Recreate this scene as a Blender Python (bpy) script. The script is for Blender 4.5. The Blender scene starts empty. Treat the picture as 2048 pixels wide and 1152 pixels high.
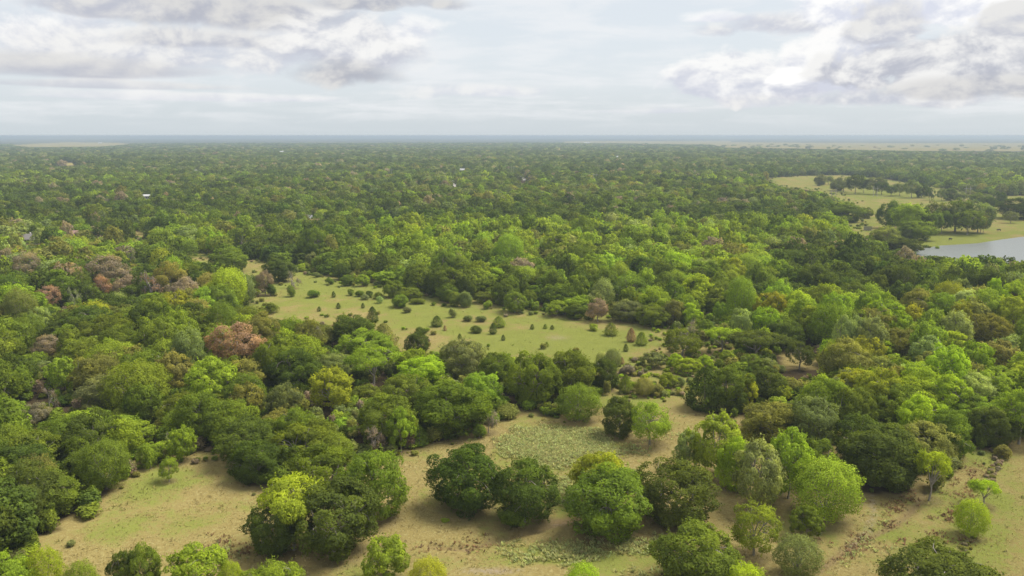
import bpy, math, random
import numpy as np

# ------------------------------------------------------------------ camera, sky, sun, exposure
SC = bpy.context.scene
COL = SC.collection
RNG = np.random.default_rng(11)
random.seed(11)
PW, PH, FPX = 2048.0, 1152.0, 2048 * 28 / 36.0     # photograph size and focal length in its pixels
CAMH = 60.0
PITCH = math.atan((576 - 271.0) / FPX)
CP, SP = math.cos(PITCH), math.sin(PITCH)

cam_data = bpy.data.cameras.new('camera')
cam_data.lens = 28; cam_data.sensor_width = 36
cam_data.clip_start = 0.5; cam_data.clip_end = 120000
cam = bpy.data.objects.new('camera', cam_data)
cam.location = (0, 0, CAMH)
cam.rotation_euler = (math.pi / 2 - PITCH, 0, 0)
COL.objects.link(cam)
SC.camera = cam

SUN_EL, SUN_AZ = math.radians(58), math.radians(75)      # azimuth clockwise from +Y (view direction)
sd = bpy.data.lights.new('sun', 'SUN')
sd.energy = 1.9; sd.angle = math.radians(30); sd.color = (1.0, 0.95, 0.86)
sun = bpy.data.objects.new('sun', sd)
sun.rotation_euler = (math.pi / 2 - SUN_EL, 0, -SUN_AZ + math.pi)
COL.objects.link(sun)

SC.view_settings.view_transform = 'Standard'
SC.view_settings.look = 'None'
SC.view_settings.gamma = 1.0
SC.view_settings.exposure = 1.75
SC.render.engine = 'CYCLES'
cy = SC.cycles
cy.max_bounces = 6; cy.diffuse_bounces = 4; cy.glossy_bounces = 2
cy.transmission_bounces = 3; cy.volume_bounces = 1; cy.transparent_max_bounces = 4
cy.use_denoising = True
try:
    cy.denoiser = 'OPENIMAGEDENOISE'; cy.denoising_prefilter = 'ACCURATE'
except Exception:
    pass
cy.use_adaptive_sampling = True; cy.adaptive_threshold = 0.015
cy.caustics_reflective = False; cy.caustics_refractive = False


# ------------------------------------------------------------------ node helpers
class NT:
    def __init__(self, tree):
        self.t = tree; self.n = tree.nodes; self.l = tree.links

    def put(self, sock, v):
        if isinstance(v, (int, float)):
            sock.default_value = v
        elif isinstance(v, tuple):
            sock.default_value = v if len(v) == len(sock.default_value) else (*v, 1.0)
        else:
            self.l.new(v, sock)

    def m(self, op, a, b=0.0, c=0.0, clamp=False):
        n = self.n.new('ShaderNodeMath'); n.operation = op; n.use_clamp = clamp
        self.put(n.inputs[0], a); self.put(n.inputs[1], b)
        if op in ('MULTIPLY_ADD', 'SMOOTH_MIN', 'SMOOTH_MAX', 'COMPARE', 'WRAP'):
            self.put(n.inputs[2], c)
        return n.outputs[0]

    def add(self, a, b): return self.m('ADD', a, b)
    def sub(self, a, b): return self.m('SUBTRACT', a, b)
    def mul(self, a, b): return self.m('MULTIPLY', a, b)

    def ramp(self, x, lo, hi, a=0.0, b=1.0, smooth=True):
        n = self.n.new('ShaderNodeMapRange')
        n.interpolation_type = 'SMOOTHSTEP' if smooth else 'LINEAR'
        n.clamp = True
        self.put(n.inputs[0], x)
        for i, v in enumerate((lo, hi, a, b)):
            self.put(n.inputs[i + 1], v)
        return n.outputs[0]

    def mix(self, f, a, b, blend='MIX'):
        n = self.n.new('ShaderNodeMix'); n.data_type = 'RGBA'; n.blend_type = blend
        self.put(n.inputs[0], f); self.put(n.inputs[6], a); self.put(n.inputs[7], b)
        return n.outputs[2]

    def noise(self, vec, scale, detail=4, rough=0.55, dist=0.0, lac=2.0):
        n = self.n.new('ShaderNodeTexNoise')
        if vec is not None: self.l.new(vec, n.inputs['Vector'])
        n.inputs['Scale'].default_value = scale; n.inputs['Detail'].default_value = detail
        n.inputs['Roughness'].default_value = rough; n.inputs['Distortion'].default_value = dist
        n.inputs['Lacunarity'].default_value = lac
        return n.outputs['Fac']

    def comb(self, x, y, z):
        n = self.n.new('ShaderNodeCombineXYZ')
        for i, v in enumerate((x, y, z)): self.put(n.inputs[i], v)
        return n.outputs[0]

    def attr(self, name, kind='GEOMETRY'):
        n = self.n.new('ShaderNodeAttribute'); n.attribute_name = name; n.attribute_type = kind
        return n


# ------------------------------------------------------------------ world: sky with clouds
def build_world():
    w = bpy.data.worlds.new('World'); SC.world = w; w.use_nodes = True
    t = NT(w.node_tree); t.n.clear()
    tc = t.n.new('ShaderNodeTexCoord')
    sep = t.n.new('ShaderNodeSeparateXYZ'); t.l.new(tc.outputs['Generated'], sep.inputs[0])
    x, y, z = sep.outputs
    az = t.m('ARCTAN2', x, y)
    el = t.m('ARCSINE', z)
    sky = t.n.new('ShaderNodeTexSky'); sky.sky_type = 'NISHITA'; sky.sun_disc = False
    sky.sun_elevation = SUN_EL; sky.sun_rotation = SUN_AZ
    sky.air_density = 1.0; sky.dust_density = 2.0; sky.ozone_density = 1.5; sky.altitude = 60
    skyc = t.n.new('ShaderNodeVectorMath'); skyc.operation = 'SCALE'
    t.l.new(sky.outputs[0], skyc.inputs[0]); skyc.inputs['Scale'].default_value = 0.06
    elp = t.m('MAXIMUM', el, 0.0)
    # cloud field: billows that flatten towards the horizon
    P = t.comb(x, y, t.mul(elp, 1.7))
    n1 = t.noise(P, 13.0, 9, 0.57, 0.25)
    Pd = t.n.new('ShaderNodeVectorMath'); Pd.operation = 'ADD'; t.l.new(P, Pd.inputs[0]); Pd.inputs[1].default_value = (-0.010, 0.0, 0.016)
    n2 = t.noise(Pd.outputs[0], 13.0, 9, 0.57, 0.25)
    relief = t.sub(n1, n2)
    big = t.noise(P, 4.5, 3, 0.5)
    Ps = t.comb(x, y, t.mul(t.m('POWER', t.add(elp, 0.004), 0.72), 5.0))
    strat = t.noise(Ps, 6.0, 7, 0.58, 0.3)

    def pix(px, py):
        a, b = (px - PW / 2) / FPX, (PH / 2 - py) / FPX
        d = np.array([a, CP + b * SP, -SP + b * CP]); d /= np.linalg.norm(d)
        return math.atan2(d[0], d[1]), math.asin(d[2])
    azw = t.add(az, t.mul(t.sub(big, 0.5), 0.16)); elw = t.add(el, t.mul(t.sub(n1, 0.5), 0.018))
    puff = t.sub(n1, 0.5); streak = t.sub(strat, 0.5)
    # veil: thin bright overcast, bluer just above the horizon, with faint streaks; the whole dome carries broken cloud
    hb = t.ramp(elp, 0.0, 0.085)
    veil = t.mix(hb, (0.330, 0.364, 0.386), (0.378, 0.402, 0.424))
    veil = t.mix(t.ramp(elp, 0.05, 0.6), veil, (0.385, 0.395, 0.415))
    base = t.mix(0.84, skyc.outputs[0], veil)
    sm = t.mul(t.ramp(t.add(strat, t.mul(puff, .35)), 0.40, 0.66), t.ramp(elp, 0.0, 0.035))
    col = t.mix(t.mul(sm, .6), base, (0.418, 0.424, 0.434))
    gm = t.mul(t.ramp(t.add(t.mul(big, .6), t.mul(n1, .5)), 0.56, 0.70), t.ramp(elp, 0.17, 0.30))
    col = t.mix(t.mul(gm, .7), col, t.mix(t.ramp(relief, -.08, .10), (.34, .35, .38), (.45, .45, .45)))

    def cloud(px, py, wx, wy, top, bot, k=1.6, soft=.5, op=1.0, mode=0):
        """one cloud body: centre and half size in photo pixels, lit top and shaded base grey levels"""
        nonlocal col
        a0, e0 = pix(px, py)
        u = t.mul(t.sub(azw, a0), FPX / wx); v = t.mul(t.sub(elw if mode == 0 else el, e0), FPX / wy)
        vv = t.add(t.m('MAXIMUM', v, 0.0), t.mul(t.m('MINIMUM', v, 0.0), 1.9))     # flat base
        f = t.sub(1.0, t.add(t.mul(u, u), t.mul(vv, vv)))
        f = t.add(f, t.mul(puff if mode == 0 else streak, k * 2))
        mask = t.mul(t.ramp(f, 0.0, soft), op)
        sh = t.add(t.add(t.mul(v, .42), .5), t.mul(relief, 3.6 if mode == 0 else 1.2))
        sh = t.add(sh, t.mul(puff, .9))
        tc_ = tuple(top * c for c in (.99, .985, .975)); bc_ = tuple(bot * .80 * c for c in (.96, 1.0, 1.14))
        col = t.mix(mask, col, t.mix(t.ramp(sh, .0, 1.0), bc_, tc_))
    # left: broken stratocumulus
    cloud(120, 70, 200, 70, .470, .400, 1.5, .9, .9)
    cloud(330, 110, 350, 70, .420, .365, 1.1, 1.0, .9)
    cloud(90, 136, 300, 34, .360, .315, .8, .9, .95, 1)
    cloud(420, 28, 330, 58, .345, .300, .8, .9, 1.0)
    cloud(190, 18, 170, 34, .370, .330, .9, .9, .9)
    cloud(395, 82, 140, 30, .380, .320, .9, .8, .9)
    cloud(240, 172, 260, 12, .385, .335, 1.2, .9, .7, 1)
    cloud(690, 100, 190, 88, .440, .345, 1.2, .8, .95)
    cloud(655, 155, 150, 44, .355, .275, .7, .9, 1.0)
    cloud(770, 8, 170, 30, .345, .290, .9, .8, .95)
    cloud(838, 60, 60, 45, .465, .410, 1.7, .8, .7)
    cloud(350, 195, 330, 14, .440, .400, 1.2, .9, .7, 1)
    cloud(930, 185, 200, 22, .430, .405, 1.3, 1.0, .6)
    # right: towering cumulus
    cloud(1430, 35, 110, 20, .480, .440, 1.3, .7, .9, 1)
    cloud(1475, 165, 120, 75, .465, .390, 1.6, .5, .9)
    cloud(1600, 55, 190, 34, .420, .360, 1.4, .8, .9)
    cloud(1330, 222, 190, 12, .430, .405, 1.2, 1.2, .5, 1)
    cloud(1870, 20, 200, 70, .490, .440, 1.5, .5, .95)
    cloud(1690, 145, 105, 95, .472, .405, 1.6, .5, .95)
    cloud(1790, 55, 66, 80, .390, .345, 1.8, .5, .95)
    cloud(1602, 180, 62, 44, .495, .380, 1.3, .35, .95)
    cloud(1530, 205, 120, 22, .400, .370, 1.2, 1.2, .7)
    cloud(1925, 138, 210, 80, .430, .310, 1.4, .4, .97)
    cloud(1790, 200, 220, 24, .420, .345, 1.1, 1.0, .9)
    cloud(2030, 50, 75, 40, .375, .330, 2.6, .6, .85)
    cloud(1975, 178, 210, 32, .350, .285, .9, .9, .95)
    # below the horizon
    col = t.mix(t.ramp(z, -0.02, -0.002), (0.16, 0.18, 0.15), col)
    bg = t.n.new('ShaderNodeBackground'); t.l.new(col, bg.inputs[0]); bg.inputs[1].default_value = 0.635
    out = t.n.new('ShaderNodeOutputWorld'); t.l.new(bg.outputs[0], out.inputs[0])


build_world()


# ------------------------------------------------------------------ photo pixel <-> ground
def ray(px, py):
    a, b = (px - PW / 2) / FPX, (PH / 2 - py) / FPX
    return a, CP + b * SP, -SP + b * CP


def ground_at(px, py):
    a, dy, dz = ray(px, py)
    s = CAMH / -dz
    return a * s, dy * s


def project(x, y, z):
    zz = z - CAMH
    dep = y * CP - zz * SP
    up = y * SP + zz * CP
    return PW / 2 + FPX * x / dep, PH / 2 - FPX * up / dep


def poly_world(pts):
    return np.array([ground_at(*p) for p in pts])


def inside(poly, X, Y):
    res = np.zeros(np.shape(X), bool)
    n = len(poly)
    for i in range(n):
        x1, y1 = poly[i]; x2, y2 = poly[(i + 1) % n]
        c = ((y1 > Y) != (y2 > Y)) & (X < (x2 - x1) * (Y - y1) / ((y2 - y1) if y2 != y1 else 1e-9) + x1)
        res ^= c
    return res


def seg_dist(poly, X, Y, closed=True):
    d = np.full(np.shape(X), 1e18)
    n = len(poly)
    for i in range(n if closed else n - 1):
        ax, ay = poly[i]; bx, by = poly[(i + 1) % n]
        ux, uy = bx - ax, by - ay
        L = ux * ux + uy * uy + 1e-9
        t = np.clip(((X - ax) * ux + (Y - ay) * uy) / L, 0, 1)
        d = np.minimum(d, (X - ax - t * ux) ** 2 + (Y - ay - t * uy) ** 2)
    return np.sqrt(d)


def sstep(x, a, b):
    t = np.clip((x - a) / (b - a), 0, 1)
    return t * t * (3 - 2 * t)


_ph = np.random.default_rng(5)
_WAV = [(_ph.uniform(0, 6.28), _ph.uniform(0, 6.28), _ph.uniform(.7, 1.4)) for _ in range(8)]


def wnoise(X, Y, s):      # smooth pseudo-noise about -1..1 with wavelength near s metres
    r = 0
    for a, p, k in _WAV:
        r = r + np.sin((X * math.cos(a) + Y * math.sin(a)) * 6.283 * k / s + p + 1.7 * np.sin((X * math.sin(a * 2) - Y * math.cos(a * 2)) * 3.1 / s + p * 2))
    return r / 4.0


# ------------------------------------------------------------------ open ground seen in the photograph
FRONT = [(-200, 1400), (30, 1130), (95, 1085), (150, 1068), (180, 1040), (205, 1005), (250, 965), (275, 938), (330, 930), (385, 905), (420, 890),
         (470, 915), (478, 975), (560, 985), (600, 960), (640, 940), (790, 912), (860, 888), (960, 862), (1060, 825), (1130, 845), (1190, 800), (1235, 786), (1290, 800),
         (1350, 805), (1430, 832), (1490, 850), (1500, 905), (1580, 900), (1655, 880), (1690, 950), (1720, 990), (1850, 1005), (1905, 940), (1940, 900), (1990, 905), (2030, 885),
         (2300, 880), (2500, 1400)]
FIELD = [(345, 494), (400, 500), (440, 517), (500, 520), (535, 525), (560, 540), (600, 548), (650, 548), (700, 566), (760, 562), (800, 575), (860, 592), (930, 605),
         (1000, 612), (1100, 632), (1200, 632), (1290, 645), (1360, 665), (1420, 690), (1450, 700), (1470, 718), (1430, 735), (1370, 790), (1300, 790), (1240, 790), (1232, 740), (1180, 712), (1090, 712), (1000, 712), (968, 705), (930, 680),
         (880, 690), (850, 700), (800, 690), (760, 655), (700, 640), (650, 640), (600, 628), (540, 628), (480, 606), (520, 596), (530, 560), (500, 545), (440, 530), (380, 515)]
MEADOW = [(1525, 357), (1600, 352), (1690, 350), (1800, 362), (1900, 380), (2000, 392), (2400, 392), (2400, 468), (2048, 474), (1965, 486), (1900, 488), (1832, 502),
          (1832, 480), (1770, 470), (1735, 470), (1712, 464), (1698, 446), (1692, 424), (1690, 405), (1660, 385), (1620, 378), (1560, 372)]
LAKE = [(1822, 504), (1850, 498), (1900, 490), (1935, 488), (1965, 486), (2010, 479), (2048, 474), (2300, 458), (2600, 470), (2600, 560), (2200, 553), (2048, 548), (1930, 540), (1850, 522)]
LAKE_SEEN = [(1822, 504), (1900, 488), (1965, 486), (2048, 474), (2300, 458), (2300, 520), (2048, 513), (1960, 508), (1880, 508), (1840, 508)]
POND = [(745, 438), (800, 440), (803, 447), (765, 449), (742, 445)]
YARDS = [[(48, 482), (74, 482), (74, 497), (52, 497)], [(98, 472), (112, 472), (112, 477), (98, 477)], [(200, 462), (290, 462), (295, 474), (200, 476)]]
FAR_FIELDS = [[(20, 290), (130, 284.5), (230, 285), (262, 288), (200, 293), (60, 294)], [(98, 327), (152, 325), (156, 331), (105, 332)], [(172, 329), (190, 329), (190, 331.5), (172, 331.5)],
              [(1130, 283), (1200, 282), (1460, 282), (1460, 289), (1380, 288.5), (1250, 286.5), (1130, 285.5)], [(1400, 284), (1700, 286), (2500, 286), (2500, 306), (2000, 303), (1800, 301), (1600, 297), (1450, 295)],
              [(1380, 430), (1396, 430), (1396, 435), (1380, 435)]]
ROADS = [[(1031, 350), (1038, 353.5), (1046, 357), (1052, 361)], [(896, 354), (903, 360), (908, 366), (915, 374)]]
ROAD_SEEN = [[(1030, 347), (1040, 350), (1053, 357), (1053, 364), (1042, 366), (1034, 358)], [(894, 352), (902, 354), (909, 362), (917, 374), (908, 374)]]
LONE = [(1555, 705), (1570, 690), (1630, 690), (1645, 720), (1640, 738), (1570, 738)]
SEEN = [FRONT, FIELD, MEADOW, LAKE_SEEN, POND, LONE] + YARDS + FAR_FIELDS[:3] + FAR_FIELDS[5:] + ROAD_SEEN
LAKE_W = poly_world(LAKE); POND_W = poly_world(POND)
GULLY = [np.array([ground_at(*p) for p in g]) for g in
         ([(1632, 1140), (1690, 1098), (1740, 1072), (1790, 1048), (1830, 1015), (1850, 985)], [(860, 1092), (930, 1098), (1010, 1075), (1070, 1060), (1105, 1043), (1150, 1035)])]


def ground_z(X, Y):
    X = np.asarray(X, float); Y = np.asarray(Y, float)
    z = 0.35 * wnoise(X, Y, 95) + 0.12 * wnoise(X, Y, 31)
    r = np.hypot(X, Y)
    z = z * sstep(r, 40, 120) * (1 - 0.0 * r)
    far = sstep(r, 900, 2400)
    z = z + far * (1.0 * wnoise(X, Y, 1500))
    for P, dep in ((LAKE_W, 1.6), (POND_W, 1.2)):
        sgn = np.where(inside(P, X, Y), 1, -1) * seg_dist(P, X, Y)
        k = sstep(sgn, -14, 6)
        z = z * (1 - k) - dep * k
    for g in GULLY:
        d = seg_dist(g, X, Y, False)
        z = z - 0.55 * np.exp(-(d / 0.9) ** 2)
    return z


# ------------------------------------------------------------------ mesh helpers
def new_obj(name, me, parent=None, loc=None):
    o = bpy.data.objects.new(name, me)
    if loc is not None: o.location = loc
    if parent is not None: o.parent = parent
    COL.objects.link(o)
    return o


def tag(o, label, cat, group=None, kind=None):
    if label: o['label'] = label
    if cat: o['category'] = cat
    if group: o['group'] = group
    if kind: o['kind'] = kind
    return o


def mesh_np(name, V, F, mats=(), midx=None, smooth=True):
    V = np.asarray(V, np.float32); F = np.asarray(F, np.int32)
    me = bpy.data.meshes.new(name)
    k = F.shape[1]
    me.vertices.add(len(V)); me.vertices.foreach_set('co', V.ravel())
    me.loops.add(F.size); me.loops.foreach_set('vertex_index', F.ravel())
    me.polygons.add(len(F))
    me.polygons.foreach_set('loop_start', np.arange(0, F.size, k, dtype=np.int32))
    for m in mats: me.materials.append(m)
    if midx is not None: me.polygons.foreach_set('material_index', np.asarray(midx, np.int32))
    me.update(calc_edges=True)
    me.polygons.foreach_set('use_smooth', np.full(len(F), smooth))
    me.update()
    return me


def set_attr(me, name, typ, data, dom='POINT'):
    a = me.attributes.new(name, typ, dom)
    key = {'FLOAT': 'value', 'INT': 'value', 'FLOAT_VECTOR': 'vector', 'FLOAT_COLOR': 'color'}[typ]
    a.data.foreach_set(key, np.asarray(data).ravel())


class Shape:
    """boxes, prisms and tubes gathered into one mesh"""
    def __init__(s): s.v = []; s.f = []

    def box(s, c, d, rz=0.0):
        x, y, z = d[0] / 2, d[1] / 2, d[2] / 2; b = len(s.v); cr, sr = math.cos(rz), math.sin(rz)
        for sx, sy, sz in ((-1, -1, -1), (1, -1, -1), (1, 1, -1), (-1, 1, -1), (-1, -1, 1), (1, -1, 1), (1, 1, 1), (-1, 1, 1)):
            px, py = sx * x, sy * y
            s.v.append((c[0] + px * cr - py * sr, c[1] + px * sr + py * cr, c[2] + sz * z))
        s.f += [tuple(b + i for i in q) for q in ((3, 2, 1, 0), (4, 5, 6, 7), (0, 1, 5, 4), (1, 2, 6, 5), (2, 3, 7, 6), (3, 0, 4, 7))]
        return s

    def poly(s, pts, faces):
        b = len(s.v); s.v += [tuple(p) for p in pts]; s.f += [tuple(b + i for i in q) for q in faces]
        return s

    def build(s, name, mat, parent=None, loc=None):
        me = bpy.data.meshes.new(name); me.from_pydata(s.v, [], s.f); me.materials.append(mat); me.update()
        return new_obj(name, me, parent, loc)


# ------------------------------------------------------------------ materials
def mat_new(name):
    m = bpy.data.materials.new(name); m.use_nodes = True
    t = NT(m.node_tree); t.n.clear()
    out = t.n.new('ShaderNodeOutputMaterial')
    return m, t, out


def simple_mat(name, col, rough=0.8, var=0.25, scale=3.0):
    m, t, out = mat_new(name)
    tc = t.n.new('ShaderNodeTexCoord')
    n = t.noise(tc.outputs['Object'], scale, 5, 0.6)
    c = t.mix(n, tuple(v * (1 - var) for v in col), tuple(min(1, v * (1 + var)) for v in col))
    b = t.n.new('ShaderNodeBsdfPrincipled'); t.l.new(c, b.inputs['Base Color']); b.inputs['Roughness'].default_value = rough
    t.l.new(b.outputs[0], out.inputs[0])
    return m


def leaf_mat():
    m, t, out = mat_new('leaves')
    tint = t.attr('tint', 'INSTANCER').outputs['Vector']
    lv = t.attr('leaf_var').outputs['Fac']
    tc = t.n.new('ShaderNodeTexCoord')
    n = t.noise(tc.outputs['Object'], 3.2, 3, 0.6)
    k = t.add(t.mul(lv, 0.85), t.add(0.24, t.mul(n, 0.68)))
    sc = t.n.new('ShaderNodeVectorMath'); sc.operation = 'SCALE'; t.l.new(tint, sc.inputs[0]); t.l.new(k, sc.inputs['Scale'])
    warm = t.mix(t.ramp(t.add(t.mul(n, .6), t.mul(t.attr('lobe_var').outputs['Fac'], .4)), 0.40, 0.68, 0.0, 0.75), sc.outputs[0], t.mix(1.0, sc.outputs[0], (1.20, 1.15, 0.80), 'MULTIPLY'))
    d = t.n.new('ShaderNodeBsdfDiffuse'); t.l.new(warm, d.inputs[0])
    tr = t.n.new('ShaderNodeBsdfTranslucent'); t.l.new(t.mix(1.0, warm, (1.15, 1.2, 0.6), 'MULTIPLY'), tr.inputs[0])
    mx = t.n.new('ShaderNodeMixShader'); mx.inputs[0].default_value = 0.42
    t.l.new(d.outputs[0], mx.inputs[1]); t.l.new(tr.outputs[0], mx.inputs[2])
    t.l.new(mx.outputs[0], out.inputs[0])
    return m


def bark_mat(name, a, b):
    m, t, out = mat_new(name)
    tc = t.n.new('ShaderNodeTexCoord')
    n = t.noise(tc.outputs['Object'], 14, 5, 0.65)
    d = t.n.new('ShaderNodeBsdfDiffuse'); t.l.new(t.mix(n, a, b), d.inputs[0])
    t.l.new(d.outputs[0], out.inputs[0])
    return m


LEAF = leaf_mat()
BARK = bark_mat('bark', (0.13, 0.115, 0.09), (0.40, 0.36, 0.30))
DEADWOOD = bark_mat('dead_wood', (0.17, 0.145, 0.12), (0.40, 0.36, 0.32))

TINTS = {'dark': ((.049, .067, .012), 'dark green'), 'mid': ((.080, .105, .014), 'mid green'), 'olive': ((.114, .115, .028), 'olive green'),
         'grey': ((.095, .110, .036), 'grey green'), 'light': ((.122, .160, .017), 'light green'), 'lime': ((.148, .192, .015), 'bright lime green'),
         'yellow': ((.158, .168, .016), 'yellow green'), 'sage': ((.152, .180, .056), 'pale sage green'), 'rust': ((.165, .108, .066), 'rust brown'),
         'tan': ((.148, .122, .082), 'tan brown'), 'bronze': ((.118, .112, .022), 'bronze green')}
TINT_GAIN = 2.0

# ------------------------------------------------------------------ tree prototypes (unit width, unit height)
def norm(a): return a / np.maximum(np.linalg.norm(a, axis=-1, keepdims=True), 1e-9)


def leaves_from(rng, pos, out, size, upbias=0.25, rnd=0.5):
    """pos,out: N x 3 -> quads with soft outward normals"""
    n = len(pos)
    ln = norm(out * 0.8 + rng.normal(size=(n, 3)) * rnd + np.array([0, 0, upbias]))
    ax = norm(np.cross(ln, rng.normal(size=(n, 3))))
    bx = np.cross(ln, ax)
    s = size * rng.uniform(.6, 1.4, (n, 1))
    asp = rng.uniform(.5, .8, (n, 1))
    V = np.stack([pos - ax * s, pos - bx * s * asp, pos + ax * s, pos + bx * s * asp], 1).reshape(-1, 3)
    sn = norm(out * 0.75 + ln * 0.55 + np.array([0, 0, 0.12]))
    flip = (np.sum(sn * ln, 1) < 0)
    F = np.arange(4 * n).reshape(n, 4)
    F[flip] = F[flip][:, ::-1]
    # winding: (−a, −b, +a, +b) has normal  a x b  = ln
    return V, F, np.repeat(sn, 4, 0), np.repeat(rng.uniform(0, 1, n), 4)


def crown(seed, kind, n_leaf, size):
    rng = np.random.default_rng(seed)
    P, O, lob = [], [], []
    if kind in ('oak', 'dome', 'open', 'umbrella', 'sage', 'tall'):
        cfg = {'oak': (84, .47, .50, .095, .175, -.92), 'dome': (110, .47, .50, .095, .150, -.9), 'open': (52, .56, .43, .09, .16, -.75),
               'umbrella': (36, .70, .28, .10, .16, .0), 'sage': (80, .52, .47, .08, .135, -.8), 'tall': (46, .57, .43, .10, .17, -.75)}[kind]
        nl, cz, sz, r0, r1, lo = cfg
        # wobbling outline
        ph = rng.uniform(0, 6.28, 6)
        cents, rads = [], []
        tries = 0
        while len(cents) < nl and tries < 6000:
            tries += 1
            u = norm(rng.normal(size=3))
            if u[2] < lo: continue
            k = rng.uniform(.60, .95) if rng.random() < .88 else rng.uniform(.3, .6)
            a = math.atan2(u[1], u[0])
            wob = 1 + .13 * math.sin(2 * a + ph[0]) + .10 * math.sin(3 * a + ph[1]) + .07 * math.sin(5 * a + ph[2] + u[2] * 3)
            c = np.array([u[0] * .5 * wob, u[1] * .5 * wob, u[2] * sz]) * k
            if kind == 'oak' and u[2] < 0: c[:2] *= 1 - .12 * abs(u[2])
            r = rng.uniform(r0, r1) * (0.8 if k > .8 else 1)
            if any(np.linalg.norm(c - q) < .55 * min(r, rr) + .03 for q, rr in zip(cents, rads)): continue
            cents.append(c); rads.append(r)
        w = np.array(rads) ** 2 * rng.uniform(*((.8, 1.2) if kind == 'dome' else (.5, 1.3)), len(rads)); w /= w.sum()
        idx = rng.choice(len(cents), n_leaf * 2, p=w)
        C = np.array(cents)[idx]; R = np.array(rads)[idx][:, None]
        u = norm(rng.normal(size=(len(idx), 3)) + np.array([0, 0, .25]))
        outw = norm(C / np.array([.5, .5, sz]) + 1e-6)
        keep = (np.sum(u * outw, 1) > -0.10)
        u, C, R, outw, idx = u[keep], C[keep], R[keep], outw[keep], idx[keep]
        rad = R * (0.80 + .26 * rng.random((len(u), 1)))
        p = C + u * rad * np.array([1, 1, .82])
        q = np.linalg.norm(p / np.array([.5, .5, sz]), axis=1)
        keep = q > .42
        p, u, outw, idx = p[keep][:n_leaf], u[keep][:n_leaf], outw[keep][:n_leaf], idx[keep][:n_leaf]
        ns = len(p) // 11
        pick_ = rng.integers(0, len(p), ns // 10)
        sel_ = rng.permutation(len(p))[:len(pick_) * 10]
        st_ = np.tile(np.linspace(.02, .085, 10), len(pick_))[:, None]
        dirs_ = norm(u[pick_] * .6 + outw[pick_] * .6 + rng.normal(size=(len(pick_), 3)) * .3 + np.array([0, 0, .2]))
        p[sel_] = np.repeat(p[pick_], 10, 0) + np.repeat(dirs_, 10, 0) * st_ + rng.normal(size=(len(sel_), 3)) * .008
        u[sel_] = np.repeat(u[pick_], 10, 0); outw[sel_] = np.repeat(outw[pick_], 10, 0); idx[sel_] = np.repeat(idx[pick_], 10)
        p = p + np.array([0, 0, cz])
        p[:, 2] = np.maximum(p[:, 2], .02 + .03 * rng.random(len(p)))
        o = norm(u * .8 + outw * .5)
        lobvar = rng.uniform(-.18, .18, len(cents))[idx]; crown.lobe = np.repeat(lobvar / .36 + .5, 4)
        V, F, N, lv = leaves_from(rng, p, o, size)
        lv = np.clip(lv * .7 + .15 + np.repeat(lobvar, 4), 0, 1)
        mx = np.abs(V[:, :2]).max()
        return V, F, N, lv, np.array(cents) + np.array([0, 0, cz])
    if kind == 'feather':
        n = n_leaf
        u = norm(rng.normal(size=(n, 3)) + np.array([0, 0, .15]))
        a = np.arctan2(u[:, 1], u[:, 0])
        bump = 1 + .08 * np.sin(5 * a + 4 * u[:, 2]) + .07 * np.sin(9 * a - 7 * u[:, 2] + 1) + .06 * np.sin(14 * u[:, 2] + 3 * a)
        rr = (0.60 + .40 * rng.random(n) ** .45) * bump
        p = u * rr[:, None] * np.array([.47, .47, .47]) + np.array([0, 0, .52])
        p[:, 2] = np.maximum(p[:, 2], .04)
        V, F, N, lv = leaves_from(rng, p, u, size, .35, .6)
        return V, F, N, lv, u[:14] * .33 + np.array([0, 0, .52])
    if kind == 'cedar':
        n = n_leaf
        h = rng.random(n) ** 1.25
        a = rng.uniform(0, 6.283, n)
        prof = .5 * np.minimum(1, (h + .05) / .30) ** .5 * np.maximum(1 - h, 0) ** .55 * 1.12
        lump = 1 + .13 * np.sin(5 * a + 15 * h) + .10 * np.sin(8 * a - 23 * h + 2) + .08 * np.sin(3 * a + 37 * h)
        rr = prof * lump * (0.72 + .34 * rng.random(n))
        p = np.stack([rr * np.cos(a), rr * np.sin(a), .02 + h * .97], 1)
        u = norm(np.stack([np.cos(a), np.sin(a), np.full(n, .55)], 1))
        V, F, N, lv = leaves_from(rng, p, u, size, .3, .5)
        return V, F, N, lv, None
    if kind == 'shrub':
        n = n_leaf
        nl = 16
        c = norm(rng.normal(size=(nl, 3))); c[:, 2] = np.abs(c[:, 2]); c *= np.array([.32, .32, .40]) * rng.uniform(.6, 1, (nl, 1))
        idx = rng.integers(0, nl, n)
        u = norm(rng.normal(size=(n, 3)) + np.array([0, 0, .5]))
        p = c[idx] + u * rng.uniform(.13, .22, (n, 1)) * np.array([1, 1, 1.5]) + np.array([0, 0, .28])
        p[:, 2] = np.clip(p[:, 2], .01, 1)
        V, F, N, lv = leaves_from(rng, p, norm(u + c[idx] * 1.5), size)
        return V, F, N, lv, None
    if kind == 'sparse':      # thin remnant leaves of a dead crown, added along twigs by caller
        return None


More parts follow.
